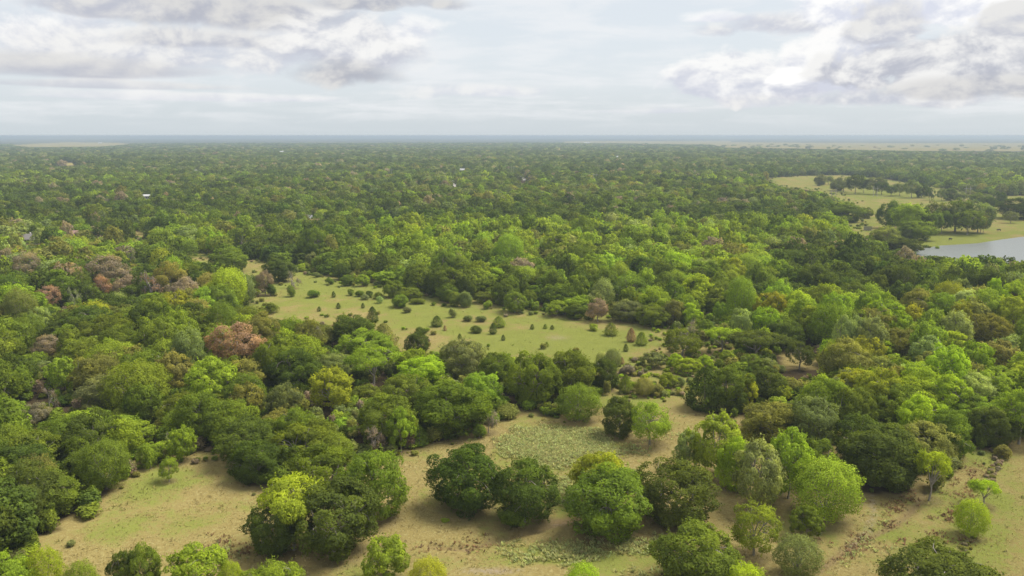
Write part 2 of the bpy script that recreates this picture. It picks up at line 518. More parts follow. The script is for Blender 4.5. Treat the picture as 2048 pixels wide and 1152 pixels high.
def tubes(paths, sides=5):
    V, F = [], []
    for pts, rad in paths:
        pts = np.asarray(pts); base = len(V)
        for i, p in enumerate(pts):
            d = pts[min(i + 1, len(pts) - 1)] - pts[max(i - 1, 0)]
            d = d / max(np.linalg.norm(d), 1e-9)
            a = np.cross(d, [0.3, 1, 0.1]); a /= max(np.linalg.norm(a), 1e-9); b = np.cross(d, a)
            for k in range(sides):
                an = 6.28318 * k / sides
                V.append(p + rad[i] * (a * math.cos(an) + b * math.sin(an)))
        for i in range(len(pts) - 1):
            for k in range(sides):
                k2 = (k + 1) % sides
                F.append((base + i * sides + k, base + i * sides + k2, base + (i + 1) * sides + k2, base + (i + 1) * sides + k))
    return np.array(V), np.array(F)


def limb(rng, a, b, r0, r1, n=4, bend=.06):
    a = np.asarray(a, float); b = np.asarray(b, float)
    t = np.linspace(0, 1, n)[:, None]
    p = a + (b - a) * t + np.sin(t * 3.1416) * (rng.normal(size=3) * bend * np.linalg.norm(b - a) + np.array([0, 0, bend * .8]))
    return p, r0 + (r1 - r0) * t[:, 0]


def trunk(seed, kind, targets):
    rng = np.random.default_rng(seed + 500)
    paths = []
    th = {'oak': .26, 'dome': .22, 'open': .34, 'umbrella': .36, 'sage': .25, 'tall': .38, 'feather': .2, 'cedar': .8, 'shrub': .2, 'vase': .34}[kind]
    tr = {'oak': .028, 'open': .024, 'umbrella': .026, 'tall': .022}.get(kind, .02)
    top = np.array([rng.uniform(-.03, .03), rng.uniform(-.03, .03), th])
    paths.append((np.array([[0, 0, -.04], [0, 0, .02], top * .5 + rng.normal(size=3) * .008, top]), np.array([tr * 1.6, tr * 1.15, tr * .95, tr * .8])))
    if targets is not None:
        T = targets[rng.permutation(len(targets))][:30] * np.array([1.10, 1.10, 1.0]) + np.array([0, 0, .03])
        firsts = T[:7]
        mids = []
        for q in firsts:
            st = top * rng.uniform(.7, 1.0)
            p, r = limb(rng, st, q, tr * .62, tr * .16, 5, .10)
            paths.append((p, r)); mids.append(p[2])
        for q in T[7:]:
            st = min(mids, key=lambda m: np.linalg.norm(m - q))
            paths.append(limb(rng, st, q, tr * .32, tr * .08, 4, .10))
    return tubes(paths)


def bare_tree(seed, leafy=0.0):
    """a standing dead tree: forking limbs and twigs, returns wood tubes and twig-end points"""
    rng = np.random.default_rng(seed)
    paths, tips = [], []

    def grow(p, d, L, r, lev):
        e = p + d * L
        paths.append(limb(rng, p, e, r, r * .62, 4, .09))
        if lev == 0:
            tips.append(e); return
        for _ in range(3 if lev > 1 else 4):
            nd = d * .62 + rng.normal(size=3) * .52 + np.array([0, 0, .12])
            nd /= np.linalg.norm(nd)
            st = p + d * L * rng.uniform(.55, 1.0)
            grow(st, nd, L * rng.uniform(.55, .8), r * .52, lev - 1)
            if lev <= 2: tips.append(st + nd * L * .4)
    grow(np.array([0, 0, -.03]), norm(np.array([rng.uniform(-.1, .1), rng.uniform(-.1, .1), 1.0])), .30, .017, 4)
    V, F = tubes(paths, 4)
    T = np.array(tips)
    s = np.abs(V[:, :2]).max(); hz = V[:, 2].max()
    sc = np.array([.5 / s, .5 / s, 1 / hz])
    return V * sc, F, T * sc


class Proto:
    pass


PROTO = {}          # kind -> list of Proto with crown mesh and trunk mesh
LODCOL = bpy.data.collections.new('tree_shapes')     # holds the shapes the wood's instances use; not linked to the scene
LODS = []


def crown_mesh(name, V, F, N, lv, extra=None):
    if extra is None:
        me = mesh_np(name, V, F, [LEAF])
        nn = N
    else:
        TV, TF = extra
        me = mesh_np(name, np.vstack([V, TV]), np.vstack([F, TF + len(V)]), [LEAF, BARK], np.concatenate([np.zeros(len(F)), np.ones(len(TF))]))
        o = TV - TV.mean(0); o[:, 2] = 0
        nn = np.vstack([N, norm(o + 1e-4)])
        lv = np.concatenate([lv, np.full(len(TV), .5)])
    set_attr(me, 'leaf_var', 'FLOAT', lv.astype(np.float32))
    lb = getattr(crown, 'lobe', None)
    lb = lb if lb is not None and len(lb) == len(V) else np.full(len(V), .45)
    if len(lb) < len(lv): lb = np.concatenate([lb, np.full(len(lv) - len(lb), .45)])
    set_attr(me, 'lobe_var', 'FLOAT', lb.astype(np.float32)); crown.lobe = None
    me.normals_split_custom_set_from_vertices(nn.astype(float).tolist())
    return me


SPEC = {'oak': (7, 32000, .0124), 'dome': (4, 32000, .0118), 'umbrella': (3, 13000, .0125), 'open': (3, 14000, .0125), 'sage': (4, 18000, .0150), 'tall': (3, 8000, .018),
        'feather': (3, 20000, .0105), 'cedar': (4, 6000, .020), 'shrub': (5, 4200, .030)}
for ki, (kind, (nvar, nleaf, size)) in enumerate(SPEC.items()):
    PROTO[kind] = []
    for v in range(nvar):
        seed = 100 * ki + v + 1
        V, F, N, lv, targ = crown(seed, kind, nleaf, size)
        TV, TF = trunk(seed, kind, targ)
        p = Proto(); p.kind = kind
        p.crown = crown_mesh('crown_' + kind, V, F, N, lv)
        p.trunk = mesh_np('trunk_' + kind, TV, TF, [BARK])
        PROTO[kind].append(p)
PROTO['bare'] = []
for v in range(4):
    TV, TF, tips = bare_tree(900 + v)
    p = Proto(); p.kind = 'bare'
    p.trunk = mesh_np('trunk_bare', TV, TF, [DEADWOOD])
    rng = np.random.default_rng(950 + v)
    T = tips[rng.random(len(tips)) < .75]
    pos = np.repeat(T, 9, 0) + rng.normal(size=(len(T) * 9, 3)) * .026
    V, F, N, lv = leaves_from(rng, pos, norm(pos - np.array([0, 0, .45])), .014)
    p.crown = crown_mesh('crown_bare', V, F, N, lv)
    PROTO['bare'].append(p)


def lod(kind, seed, nleaf, size, with_trunk, trunk_kind=None):
    V, F, N, lv, targ = crown(seed, kind, nleaf, size)
    ex = trunk(seed, kind, targ) if with_trunk else None
    me = crown_mesh('shape_%02d' % len(LODS), V, F, N, lv, ex)
    o = bpy.data.objects.new('shape_%02d' % len(LODS), me); LODCOL.objects.link(o)
    LODS.append(kind)
    return len(LODS) - 1


NEAR_L = {}; MID_L = {}; FAR_L = {}
for k in ('oak', 'dome', 'sage', 'feather', 'open', 'tall', 'cedar', 'shrub'):
    nv = {'oak': 5, 'dome': 3}.get(k, 2)
    big = {'shrub': 1500, 'cedar': 3000}.get(k, 10000)
    NEAR_L[k] = [lod(k, 1000 + 40 * i + len(k), big, SPEC[k][2] * math.sqrt(SPEC[k][1] / big) * .95, True) for i in range(nv)]
    MID_L[k] = [lod(k, 2000 + 40 * i + len(k), 1800, SPEC[k][2] * math.sqrt(SPEC[k][1] / 1800) * .80, k in ('tall', 'open')) for i in range(nv)]
    FAR_L[k] = [lod(k, 3000 + 40 * i + len(k), 420, SPEC[k][2] * math.sqrt(SPEC[k][1] / 420) * .70, False) for i in range(2)]

# ------------------------------------------------------------------ the individual plants of the photograph
# (left, right, top, bottom in photo pixels, shape, tint, label, short reference for neighbours)
HAND = [
 # cut by the lower edge
 (58, 134, 1096, 1215, 'feather', 'lime', 'bright feathery treetop cut by the lower edge nearest the bottom left corner', None),
 (-40, 75, 1116, 1240, 'oak', 'light', 'light green crown filling the bottom left corner of the photo', 'the bottom left corner crown'),
 (135, 202, 1122, 1225, 'feather', 'light', 'small light green treetop between the corner crowns and the two-lobed dark tree', None),
 (262, 322, 1083, 1190, 'oak', 'mid', 'upright leafy tree with narrow crown at the lower edge, right half of a pair', None),
 (224, 276, 1101, 1195, 'oak', 'dark', 'small dark crown at the lower edge, left half of a touching pair', 'the dark pair at the lower edge'),
 (345, 452, 1088, 1200, 'sage', 'light', 'pale twiggy light green crown at the lower edge below the left clearing', None),
 (440, 492, 1122, 1215, 'feather', 'yellow', 'slender yellow green treetop at the lower edge beside a pale twiggy crown', None),
 (495, 606, 1127, 1245, 'dome', 'light', 'flat light green dome top cut by the lower edge under the clump with yellow crown', None),
 (728, 816, 1076, 1178, 'sage', 'light', 'leafy bright young tree alone at the lower edge, left of the photo centre', 'the leafy young tree'),
 (818, 896, 1122, 1215, 'feather', 'yellow', 'soft yellow green treetop at the lower edge right of the leafy young tree', None),
 (1128, 1202, 1132, 1225, 'feather', 'lime', 'lime green tip of a treetop at the lower edge, centre right', None),
 (1310, 1472, 1056, 1200, 'oak', 'mid', 'large green oak at the lower edge in front of the darkest round oak', 'the large lower-edge oak'),
 (1428, 1545, 1134, 1250, 'dome', 'lime', 'lime green dome at the lower edge overlapping the large oak', None),
 (1545, 1640, 1075, 1168, 'feather', 'grey', 'thin see-through pale tree near the lower edge beside the red ditch', 'the thin pale tree'),
 (1765, 1948, 1085, 1240, 'oak', 'dark', 'very dark broad oak cut by the lower edge in the right pasture', 'the very dark lower-edge oak'),
 # clearing, left
 (320, 358, 920, 966, 'open', 'light', 'slim pale sapling standing alone in the left clearing', 'the slim pale sapling'),
 (468, 563, 886, 976, 'dome', 'dark', 'round dark bush-like oak at the top edge of the left clearing', 'the round dark clearing oak'),
 (520, 656, 964, 1098, 'umbrella', 'yellow', 'tall tree with bright yellow green umbrella crown above bare pale limbs', 'the yellow umbrella tree'),
 (500, 600, 1004, 1118, 'oak', 'dark', 'dark low oak at the left foot of the yellow umbrella tree', None),
 (590, 746, 966, 1128, 'oak', 'dark', 'big dark oak to the right of and in front of the yellow umbrella tree', 'the big dark clump oak'),
 (688, 810, 902, 1055, 'dome', 'mid', 'tall mid green oak forming the right side of the left clump', 'the tall right clump oak'),
 (594, 716, 898, 1012, 'oak', 'mid', 'mid green oak at the back of the left clump', None),
 (864, 1002, 896, 1036, 'oak', 'dark', 'dark rounded oak, left one of the touching pair in the central clearing', 'the left oak of the central pair'),
 (985, 1113, 926, 1062, 'oak', 'dark', 'thin-crowned greyish dark oak, right one of the touching pair in the central clearing', 'the right oak of the central pair'),
 (1146, 1256, 908, 1020, 'oak', 'yellow', 'yellow green crown rising behind the great central oak', 'the yellow crown behind the great oak'),
 (1138, 1294, 940, 1092, 'oak', 'mid', 'great full green oak in the centre right foreground', 'the great central oak'),
 (1274, 1421, 927, 1066, 'dome', 'dark', 'darkest round oak, immediately right of the great central oak', 'the darkest round oak'),
 (1113, 1202, 773, 852, 'feather', 'mid', 'soft spreading green oak on the clearing edge above the weedy patch', 'the soft oak above the weeds'),
 (1205, 1272, 795, 881, 'dome', 'dark', 'compact dark oak touching a light green tree at the weedy patch', 'the compact dark oak'),
 (1256, 1342, 807, 893, 'open', 'light', 'light green tree with visible forked trunk beside the compact dark oak', 'the forked light tree'),
 # right thicket
 (1348, 1404, 862, 945, 'sage', 'sage', 'pale crown at the left end of the right thicket', 'the pale left end of the thicket'),
 (1385, 1484, 832, 968, 'sage', 'light', 'tall light green crown in the left part of the right thicket', 'the tall light thicket tree'),
 (1436, 1502, 880, 990, 'oak', 'lime', 'lime green crown inside the right thicket behind the pale sage tree', None),
 (1466, 1562, 884, 1032, 'sage', 'sage', 'pale sage silvery tree at the front of the right thicket', 'the pale sage tree'),
 (1528, 1622, 864, 1012, 'sage', 'light', 'light green crown in the middle of the right thicket above the willow-like tree', None),
 (1590, 1668, 884, 980, 'oak', 'mid', 'mid green oak at the right end of the right thicket', None),
 (1578, 1714, 924, 1058, 'feather', 'light', 'soft round willow-like light green tree with wispy outline', 'the round willow-like tree'),
 (1582, 1641, 1014, 1085, 'sage', 'mid', 'small big-leaved tree in front of the willow-like tree', None),
 (1462, 1553, 1012, 1108, 'open', 'light', 'loose light green tree with dark trunk base in front of the pale sage tree', 'the loose light tree'),
 (1672, 1765, 836, 940, 'oak', 'dark', 'dark oak behind the big dark right oak', None),
 (1690, 1835, 860, 990, 'oak', 'dark', 'big dark oak with dense low skirt above the pale track', 'the big dark right oak'),
 (1800, 1905, 850, 940, 'dome', 'olive', 'olive dome between the big dark right oak and the pasture', None),
 (1795, 1885, 797, 905, 'oak', 'lime', 'yellowish lime dome with sunlit top above the right oaks', 'the lime dome on the right'),
 (1845, 1933, 828, 925, 'oak', 'mid', 'mid green oak at the corner of the right pasture', None),
 (1824, 1892, 910, 1002, 'umbrella', 'lime', 'lime crowned tree on a bare slender trunk beside the ditch', 'the slender lime ditch tree'),
 (1944, 2022, 816, 902, 'dome', 'dark', 'round dark oak with rusty twigs beside it at the pasture top', 'the round dark pasture oak'),
 (1990, 2085, 788, 890, 'open', 'light', 'tall loose light tree at the right edge of the photo above the pasture', None),
 (1906, 1972, 1003, 1082, 'feather', 'lime', 'bright lime young tree alone in the right pasture', 'the lime pasture tree'),
 (1936, 1994, 966, 1014, 'umbrella', 'lime', 'low flat-topped lime tree with dark stem in the right pasture', 'the flat-topped pasture tree'),
 (1486, 1604, 810, 905, 'dome', 'olive', 'broad olive dome with yellowish top behind the right thicket', 'the broad olive dome'),
 (1565, 1668, 798, 912, 'dome', 'grey', 'grey green dome right of the broad olive dome', None),
 (1602, 1694, 760, 870, 'oak', 'light', 'light green oak with rounded lobes behind the grey green dome', 'the lobed light oak'),
 (1658, 1732, 780, 885, 'oak', 'mid', 'mid green oak right of the lobed light oak', None),
 (1368, 1448, 738, 828, 'cedar', 'dark', 'dark pointed evergreen leaning on the clump right of the shrubby gap', 'the dark pointed evergreen'),
 (1415, 1496, 734, 830, 'dome', 'mid', 'dense mid green oak in the clump right of the shrubby gap', None),
 (1468, 1514, 752, 828, 'sage', 'yellow', 'narrow yellow crowned tree in the clump right of the shrubby gap', 'the narrow yellow tree'),
 (1492, 1565, 738, 812, 'oak', 'dark', 'dark oak behind the narrow yellow tree', None),
 (1530, 1577, 766, 814, 'sage', 'lime', 'small vivid lime crown in front of a dark oak, right of the narrow yellow tree', None),
 (1570, 1627, 684, 737, 'open', 'dark', 'small dark tree with bare trunk alone on brown ground', 'the lone small dark tree'),
 (1462, 1566, 665, 717, 'umbrella', 'dark', 'spreading oak with a crooked white limb at the right end of the field', 'the white-limbed oak'),
 (1413, 1478, 658, 706, 'umbrella', 'lime', 'lime spreading crown left of the white-limbed oak', None),
 (1533, 1602, 640, 702, 'dome', 'dark', 'dark round oak behind the lone small dark tree', None),
 # between the field and the front clearing
 (1018, 1106, 708, 822, 'oak', 'mid', 'tall broad oak between the field and the front clearing, left of two', 'the tall broad gap oak'),
 (1090, 1188, 704, 808, 'oak', 'mid', 'dense oak right of the tall broad gap oak at the field edge', None),
 (962, 1030, 706, 772, 'oak', 'mid', 'mid green oak left of the tall broad gap oak', None),
 (1183, 1234, 718, 784, 'dome', 'dark', 'dark upright oak at the left of the shrubby gap', 'the dark upright gap oak'),
 (1237, 1264, 750, 788, 'cedar', 'mid', 'single rounded cedar at the front of the shrubby gap', 'the shrubby gap cedar'),
 (1268, 1308, 757, 796, 'feather', 'olive', 'soft olive bush-like tree right of the shrubby gap cedar', None),
 (880, 970, 676, 757, 'dome', 'grey', 'grey green dome standing against the lower field edge', 'the grey field-edge dome'),
 (795, 887, 712, 778, 'dome', 'lime', 'smooth lime green dome below the lower field edge', 'the smooth lime dome'),
 (698, 797, 699, 772, 'umbrella', 'light', 'contorted light tree with pale twisted limbs over dark shade', 'the contorted light tree'),
 (620, 706, 738, 828, 'sage', 'yellow', 'tall yellow green tree glowing inside the left wood', 'the yellow tree in the left wood'),
 (685, 782, 662, 722, 'oak', 'light', 'light oak just below the dark oaks of the left field edge', None),
 (664, 746, 631, 702, 'oak', 'dark', 'dark oak at the left field edge beside a standing cedar', 'the dark field-edge oak'),
 (740, 797, 648, 712, 'cedar', 'olive', 'olive cedar-like tree at the field edge right of the dark oaks', None),
 (812, 858, 664, 716, 'oak', 'dark', 'small dark tree at the field corner', None),
 (632, 702, 708, 764, 'dome', 'grey', 'grey green dome left of the contorted light tree', None),
 (768, 854, 752, 826, 'dome', 'mid', 'mid green dome below the smooth lime dome', None),
 (828, 974, 768, 882, 'oak', 'mid', 'large mid green oak bulging into the front clearing from the left wood', 'the bulging wood-edge oak'),
 (943, 974, 846, 882, 'shrub', 'mid', 'small round bush in front of the bulging wood-edge oak', None),
 (718, 834, 794, 902, 'oak', 'mid', 'mid green oak behind the bare whitish dead tree', None),
 (773, 832, 818, 912, 'sage', 'light', 'bright green leafy tree right of the bare whitish dead tree', None),
 (706, 778, 846, 908, 'bare', 'tan', 'bare whitish dead tree with tan leaf clusters at the clearing edge', 'the whitish dead tree'),
 (818, 860, 853, 896, 'cedar', 'mid', 'cedar at the edge of the left wood beside the front clearing', None),
 (542, 640, 700, 800, 'oak', 'dark', 'massive lobed dark oak in the left wood below the rust oak', 'the massive left-wood oak'),
 # dead and rusty trees
 (422, 525, 649, 738, 'open', 'rust', 'large rust brown dead oak rising from the left wood', 'the large rust oak'),
 (70, 122, 671, 716, 'open', 'tan', 'tan brown dead crown in the far left wood', 'the tan left crown'),
 (44, 98, 806, 850, 'open', 'tan', 'small tan brown dead crown near the left edge', 'the small tan crown'),
 (80, 122, 776, 822, 'bare', 'tan', 'leaning bare grey snag above the small tan crown', None),
 (274, 334, 543, 612, 'bare', 'rust', 'rusty twiggy dead tree in the upper left wood', 'the rusty twiggy tree'),
 (182, 258, 512, 575, 'open', 'tan', 'broad faded tan crown in the upper left wood', 'the broad faded tan crown'),
 (190, 224, 553, 598, 'open', 'rust', 'narrow rust crown below the broad faded tan crown', None),
 (28, 80, 507, 560, 'open', 'tan', 'orange tinged tan crown near the upper left edge', None),
 (72, 122, 574, 622, 'open', 'rust', 'rust brown low crown left of the pale dead snag', None),
 (136, 166, 572, 622, 'bare', 'sage', 'pale dead snag in the upper left wood', 'the pale dead snag'),
 (250, 274, 498, 536, 'bare', 'sage', 'white forked dead snag in front of the dark trees at upper left', None),
 (514, 548, 543, 590, 'open', 'tan', 'brownish grey dying tree at the left end of the field', 'the dying tree at the field end'),
 (566, 602, 540, 577, 'bare', 'tan', 'silver bare tree at the upper left end of the field', 'the silver bare field tree'),
 (1766, 1838, 656, 718, 'oak', 'bronze', 'brownish topped oak in the right wood', 'the brownish right oak'),
 (1934, 2012, 631, 704, 'dome', 'bronze', 'bronze green domed oak in the right wood', 'the bronze oak'),
 (1988, 2060, 594, 684, 'sage', 'yellow', 'yellow green tall tree at the right edge of the photo', None),
 (1172, 1218, 597, 642, 'open', 'tan', 'rusty pink leafed dying tree at the upper field edge', 'the rusty field-edge tree'),
 (1352, 1398, 634, 684, 'bare', 'tan', 'pinkish bare tree at the right end of the field', 'the pinkish bare tree'),
 # trees at the far edge of the field
 (1008, 1052, 584, 629, 'oak', 'mid', 'upright mid green tree at the upper field edge, largest of its row', 'the upright field-edge tree'),
 (1044, 1072, 582, 615, 'oak', 'mid', None, None), (1093, 1135, 602, 636, 'sage', 'light', 'bright light green young tree at the upper field edge', 'the bright field-edge tree'),
 (964, 986, 600, 621, 'shrub', 'light', None, None), (874, 918, 571, 606, 'oak', 'mid', None, None), (896, 922, 584, 614, 'oak', 'mid', None, None), (918, 944, 582, 616, 'oak', 'grey', None, None),
 (768, 802, 562, 598, 'oak', 'mid', 'rounded tree at the end of the field bush row', 'the bush-row tree'), (784, 816, 590, 618, 'oak', 'mid', None, None), (800, 842, 576, 604, 'oak', 'mid', None, None),
 (732, 752, 540, 560, 'open', 'lime', 'vivid lime sapling at the far end of the field', 'the vivid lime sapling'), (712, 738, 549, 574, 'sage', 'light', None, None), (682, 708, 549, 572, 'oak', 'mid', None, None),
 (670, 700, 525, 560, 'oak', 'dark', None, None), (530, 588, 518, 566, 'oak', 'dark', 'dark spreading oak in the narrow upper arm of the field', 'the dark oak in the field arm'),
 (428, 496, 496, 546, 'oak', 'mid', 'broad oak left of the narrow upper arm of the field', None), (1326, 1402, 660, 715, 'open', 'mid', None, None),
 (1225, 1290, 600, 646, 'oak', 'grey', None, None), (1272, 1332, 608, 656, 'oak', 'mid', 'rounded mid green oak at the upper right field edge', 'the rounded field-edge oak'), (1395, 1425, 640, 676, 'oak', 'mid', None, None),
 (1130, 1170, 606, 640, 'oak', 'mid', None, None), (1425, 1455, 604, 652, 'sage', 'light', 'narrow bright tree on the right wood edge', None),
 # lake meadow
 (1766, 1834, 471, 507, 'dome', 'dark', 'dark round tree at the left end of the lake', 'the dark lake-end tree'), (1784, 1848, 407, 470, 'oak', 'light', 'lighter green domed tree in the meadow grove', 'the light grove tree'),
 (1758, 1800, 402, 458, 'oak', 'dark', None, None), (1800, 1862, 440, 482, 'oak', 'mid', None, None), (1850, 1888, 404, 464, 'tall', 'grey', None, None), (1882, 1936, 398, 464, 'tall', 'mid', 'tallest tree of the meadow grove beside the lake', 'the tallest grove tree'),
 (1910, 1958, 420, 470, 'tall', 'mid', None, None), (1932, 1978, 404, 466, 'tall', 'grey', None, None), (1846, 1880, 424, 470, 'tall', 'mid', None, None), (1748, 1792, 450, 492, 'oak', 'olive', None, None),
 (1658, 1722, 405, 446, 'oak', 'mid', 'rounded tree group leader left of the meadow neck', 'the meadow-neck tree'), (1718, 1744, 414, 437, 'oak', 'mid', 'small round tree alone in the meadow neck', None),
 (1630, 1650, 349, 372, 'oak', 'grey', None, None), (1648, 1666, 351, 369, 'tall', 'grey', None, None), (1672, 1702, 353, 384, 'tall', 'grey', None, None), (1694, 1726, 348, 388, 'tall', 'dark', None, None),
 (1716, 1738, 353, 386, 'tall', 'grey', None, None), (1733, 1770, 353, 389, 'tall', 'grey', None, None), (1772, 1792, 371, 393, 'tall', 'dark', None, None), (1808, 1838, 361, 396, 'tall', 'grey', None, None),
 (1850, 1867, 377, 401, 'tall', 'dark', None, None), (1874, 1892, 379, 403, 'tall', 'grey', None, None), (1907, 1930, 384, 406, 'tall', 'grey', None, None), (1940, 1978, 386, 406, 'oak', 'mid', None, None),
 (1964, 1988, 393, 418, 'oak', 'dark', None, None), (1986, 2008, 384, 411, 'oak', 'dark', None, None), (2000, 2068, 397, 440, 'oak', 'dark', 'spreading dark tree in the meadow at the right edge', 'the spreading meadow tree'),
 (2008, 2034, 422, 446, 'open', 'grey', None, None), (1956, 1976, 436, 467, 'tall', 'grey', None, None),
 (1772, 1806, 414, 462, 'tall', 'mid', None, None), (1826, 1858, 412, 468, 'tall', 'dark', None, None), (1864, 1900, 420, 468, 'tall', 'dark', None, None), (1896, 1926, 410, 466, 'tall', 'grey', None, None),
 (1924, 1950, 432, 468, 'tall', 'dark', None, None), (1950, 1972, 428, 468, 'tall', 'olive', None, None), (1804, 1832, 452, 482, 'oak', 'grey', None, None),
 (1660, 1690, 360, 382, 'oak', 'grey', None, None), (1750, 1775, 362, 390, 'tall', 'dark', None, None), (1786, 1812, 366, 392, 'tall', 'grey', None, None), (1830, 1856, 366, 396, 'oak', 'dark', None, None), (1888, 1912, 376, 402, 'oak', 'dark', None, None), (1924, 1946, 380, 402, 'tall', 'grey', None, None),
 # cedars and bushes of the field
 (734, 757, 614, 647, 'cedar', 'dark', 'tallest dark cedar in the left part of the field', 'the tallest field cedar'), (862, 886, 631, 654, 'cedar', 'dark', 'rounded dark cedar next to a tiny rusty one', 'the rounded field cedar'),
 (886, 894, 650, 661, 'cedar', 'rust', 'tiny rusty dead cedar in the middle of the field', 'the tiny rusty cedar'), (826, 854, 651, 671, 'shrub', 'dark', 'dark bush at the lower left of the field', 'the dark lower bush'),
 (896, 914, 615, 637, 'shrub', 'sage', 'pale bush with light tip in the middle of the field', 'the pale field bush'), (925, 947, 629, 644, 'shrub', 'grey', None, None), (949, 974, 629, 645, 'shrub', 'grey', None, None),
 (939, 965, 649, 666, 'shrub', 'dark', None, None), (984, 1011, 632, 655, 'cedar', 'mid', None, None), (978, 994, 645, 668, 'cedar', 'dark', None, None), (915, 924, 666, 677, 'cedar', 'dark', None, None),
 (1002, 1011, 669, 681, 'cedar', 'dark', None, None), (1060, 1069, 648, 659, 'cedar', 'dark', None, None), (1086, 1095, 648, 658, 'cedar', 'mid', None, None), (1100, 1109, 650, 659, 'cedar', 'dark', None, None),
 (1088, 1098, 684, 694, 'cedar', 'mid', None, None), (1174, 1200, 646, 662, 'shrub', 'light', 'bright rounded bush in the right half of the field', 'the bright field bush'), (1207, 1236, 645, 672, 'cedar', 'mid', 'rounded cedar right of the bright field bush', None),
 (1252, 1272, 656, 685, 'cedar', 'rust', 'rust coloured dying cedar in the right part of the field', 'the rust field cedar'), (1270, 1295, 664, 692, 'cedar', 'mid', 'green cedar touching the rust field cedar', None), (1246, 1257, 687, 703, 'cedar', 'dark', None, None),
 (1238, 1249, 714, 729, 'cedar', 'rust', 'small rusty cedar above the shrubby gap', 'the small rusty gap cedar'), (1330, 1360, 649, 693, 'cedar', 'dark', 'tall dark cedar left of the pinkish bare tree', 'the tall right cedar'), (1372, 1403, 677, 704, 'open', 'mid', 'small leafy tree below the pinkish bare tree', None),
 (634, 643, 613, 623, 'cedar', 'dark', None, None), (672, 682, 606, 618, 'cedar', 'dark', None, None), (722, 730, 607, 618, 'cedar', 'dark', None, None), (663, 672, 582, 595, 'cedar', 'dark', None, None),
 (610, 644, 578, 596, 'shrub', 'mid', None, None), (527, 561, 604, 627, 'shrub', 'mid', None, None), (692, 712, 577, 592, 'shrub', 'mid', None, None), (708, 730, 580, 595, 'shrub', 'mid', None, None), (728, 750, 582, 597, 'shrub', 'dark', None, None), (746, 772, 585, 600, 'shrub', 'mid', None, None),
 (720, 744, 589, 601, 'shrub', 'grey', None, None), (749, 768, 593, 609, 'shrub', 'sage', None, None), (802, 826, 614, 628, 'shrub', 'grey', 'grey green round bush on the upper side of the field', None), (650, 669, 553, 568, 'shrub', 'mid', None, None), (818, 852, 597, 611, 'shrub', 'mid', None, None),
 (572, 592, 568, 594, 'shrub', 'mid', None, None), (530, 553, 564, 593, 'shrub', 'dark', None, None), (592, 612, 533, 543, 'shrub', 'light', None, None), (625, 642, 543, 555, 'shrub', 'grey', None, None), (862, 874, 604, 612, 'shrub', 'mid', None, None), (880, 894, 606, 613, 'shrub', 'dark', None, None),
 # bushes of the shrubby gap and the pasture
 (1190, 1214, 704, 740, 'feather', 'sage', None, None), (1208, 1242, 698, 745, 'feather', 'grey', None, None), (1236, 1272, 728, 752, 'shrub', 'tan', 'grey brown leafless bush in the shrubby gap', 'the leafless gap bush'), (1284, 1330, 705, 738, 'sage', 'grey', None, None), (1318, 1334, 707, 726, 'cedar', 'dark', None, None),
 (1335, 1365, 706, 740, 'sage', 'lime', None, None), (1350, 1400, 715, 750, 'sage', 'lime', 'vivid lime saplings cluster right of the shrubby gap', 'the vivid lime cluster'), (1395, 1425, 710, 742, 'sage', 'lime', None, None), (1422, 1452, 716, 740, 'shrub', 'mid', None, None), (1318, 1352, 745, 780, 'sage', 'light', None, None),
 (1345, 1372, 752, 775, 'shrub', 'grey', None, None), (1300, 1330, 768, 795, 'shrub', 'olive', None, None), (1440, 1470, 700, 730, 'sage', 'light', None, None), (1480, 1520, 708, 745, 'dome', 'mid', None, None), (1515, 1550, 716, 746, 'dome', 'grey', None, None),
 (1984, 2022, 892, 922, 'shrub', 'olive', 'olive bush on the fence line at the pasture top', 'the fence line bush'), (1870, 1905, 925, 962, 'shrub', 'mid', 'dark low bush right of the slender lime ditch tree', None), (1918, 1932, 1104, 1114, 'shrub', 'light', 'tiny light bush in the lower right pasture', None),
 (880, 900, 1038, 1045, 'shrub', 'lime', 'tiny flat green tuft on bare ground left of the central pair', None), (955, 1000, 820, 868, 'bare', 'tan', 'tangled grey and rust brush beside the bulging wood-edge oak', None), (985, 1040, 808, 842, 'shrub', 'olive', None, None),
 (288, 318, 898, 945, 'shrub', 'light', None, None), (280, 328, 888, 935, 'oak', 'light', 'light green small tree at the wood edge left of the slim pale sapling', None), (340, 392, 858, 932, 'sage', 'light', 'bright narrow tree against dark shade above the slim pale sapling', 'the bright narrow tree'),
 (320, 352, 866, 905, 'bare', 'sage', 'bare grey snag left of the bright narrow tree', None),
]
LOWSKIRT = {'oak', 'dome', 'feather', 'sage', 'shrub', 'cedar'}


class Plant:
    def __init__(s, x, y, r, h, kind, tint, label=None, ref=None, hand=False):
        s.x, s.y, s.r, s.h, s.kind, s.tint, s.label, s.ref, s.hand = x, y, r, h, kind, tint, label, ref, hand
        s.z = 0.0


def solve_hand(e):
    xl, xr, top, bot, kind, tint, label, ref = e
    cx = (xl + xr) / 2
    gx, gy = ground_at(cx, bot)
    d0 = math.hypot(gx, gy); d = d0; r = 1
    for _ in range(6):
        x, y = gx * d / d0, gy * d / d0
        dep = y * CP + CAMH * SP
        r = (xr - xl) / 2 * dep / FPX
        d = d0 + (0.6 * r if kind in LOWSKIRT else 0)
    a, dy, dz = ray(cx, top)
    h = CAMH + dz * (y / dy)
    return Plant(x, y, r, max(h, .45), kind, tint, label, ref, True)


plants = [solve_hand(e) for e in HAND]
HX = np.array([p.x for p in plants]); HY = np.array([p.y for p in plants]); HR = np.array([p.r for p in plants])

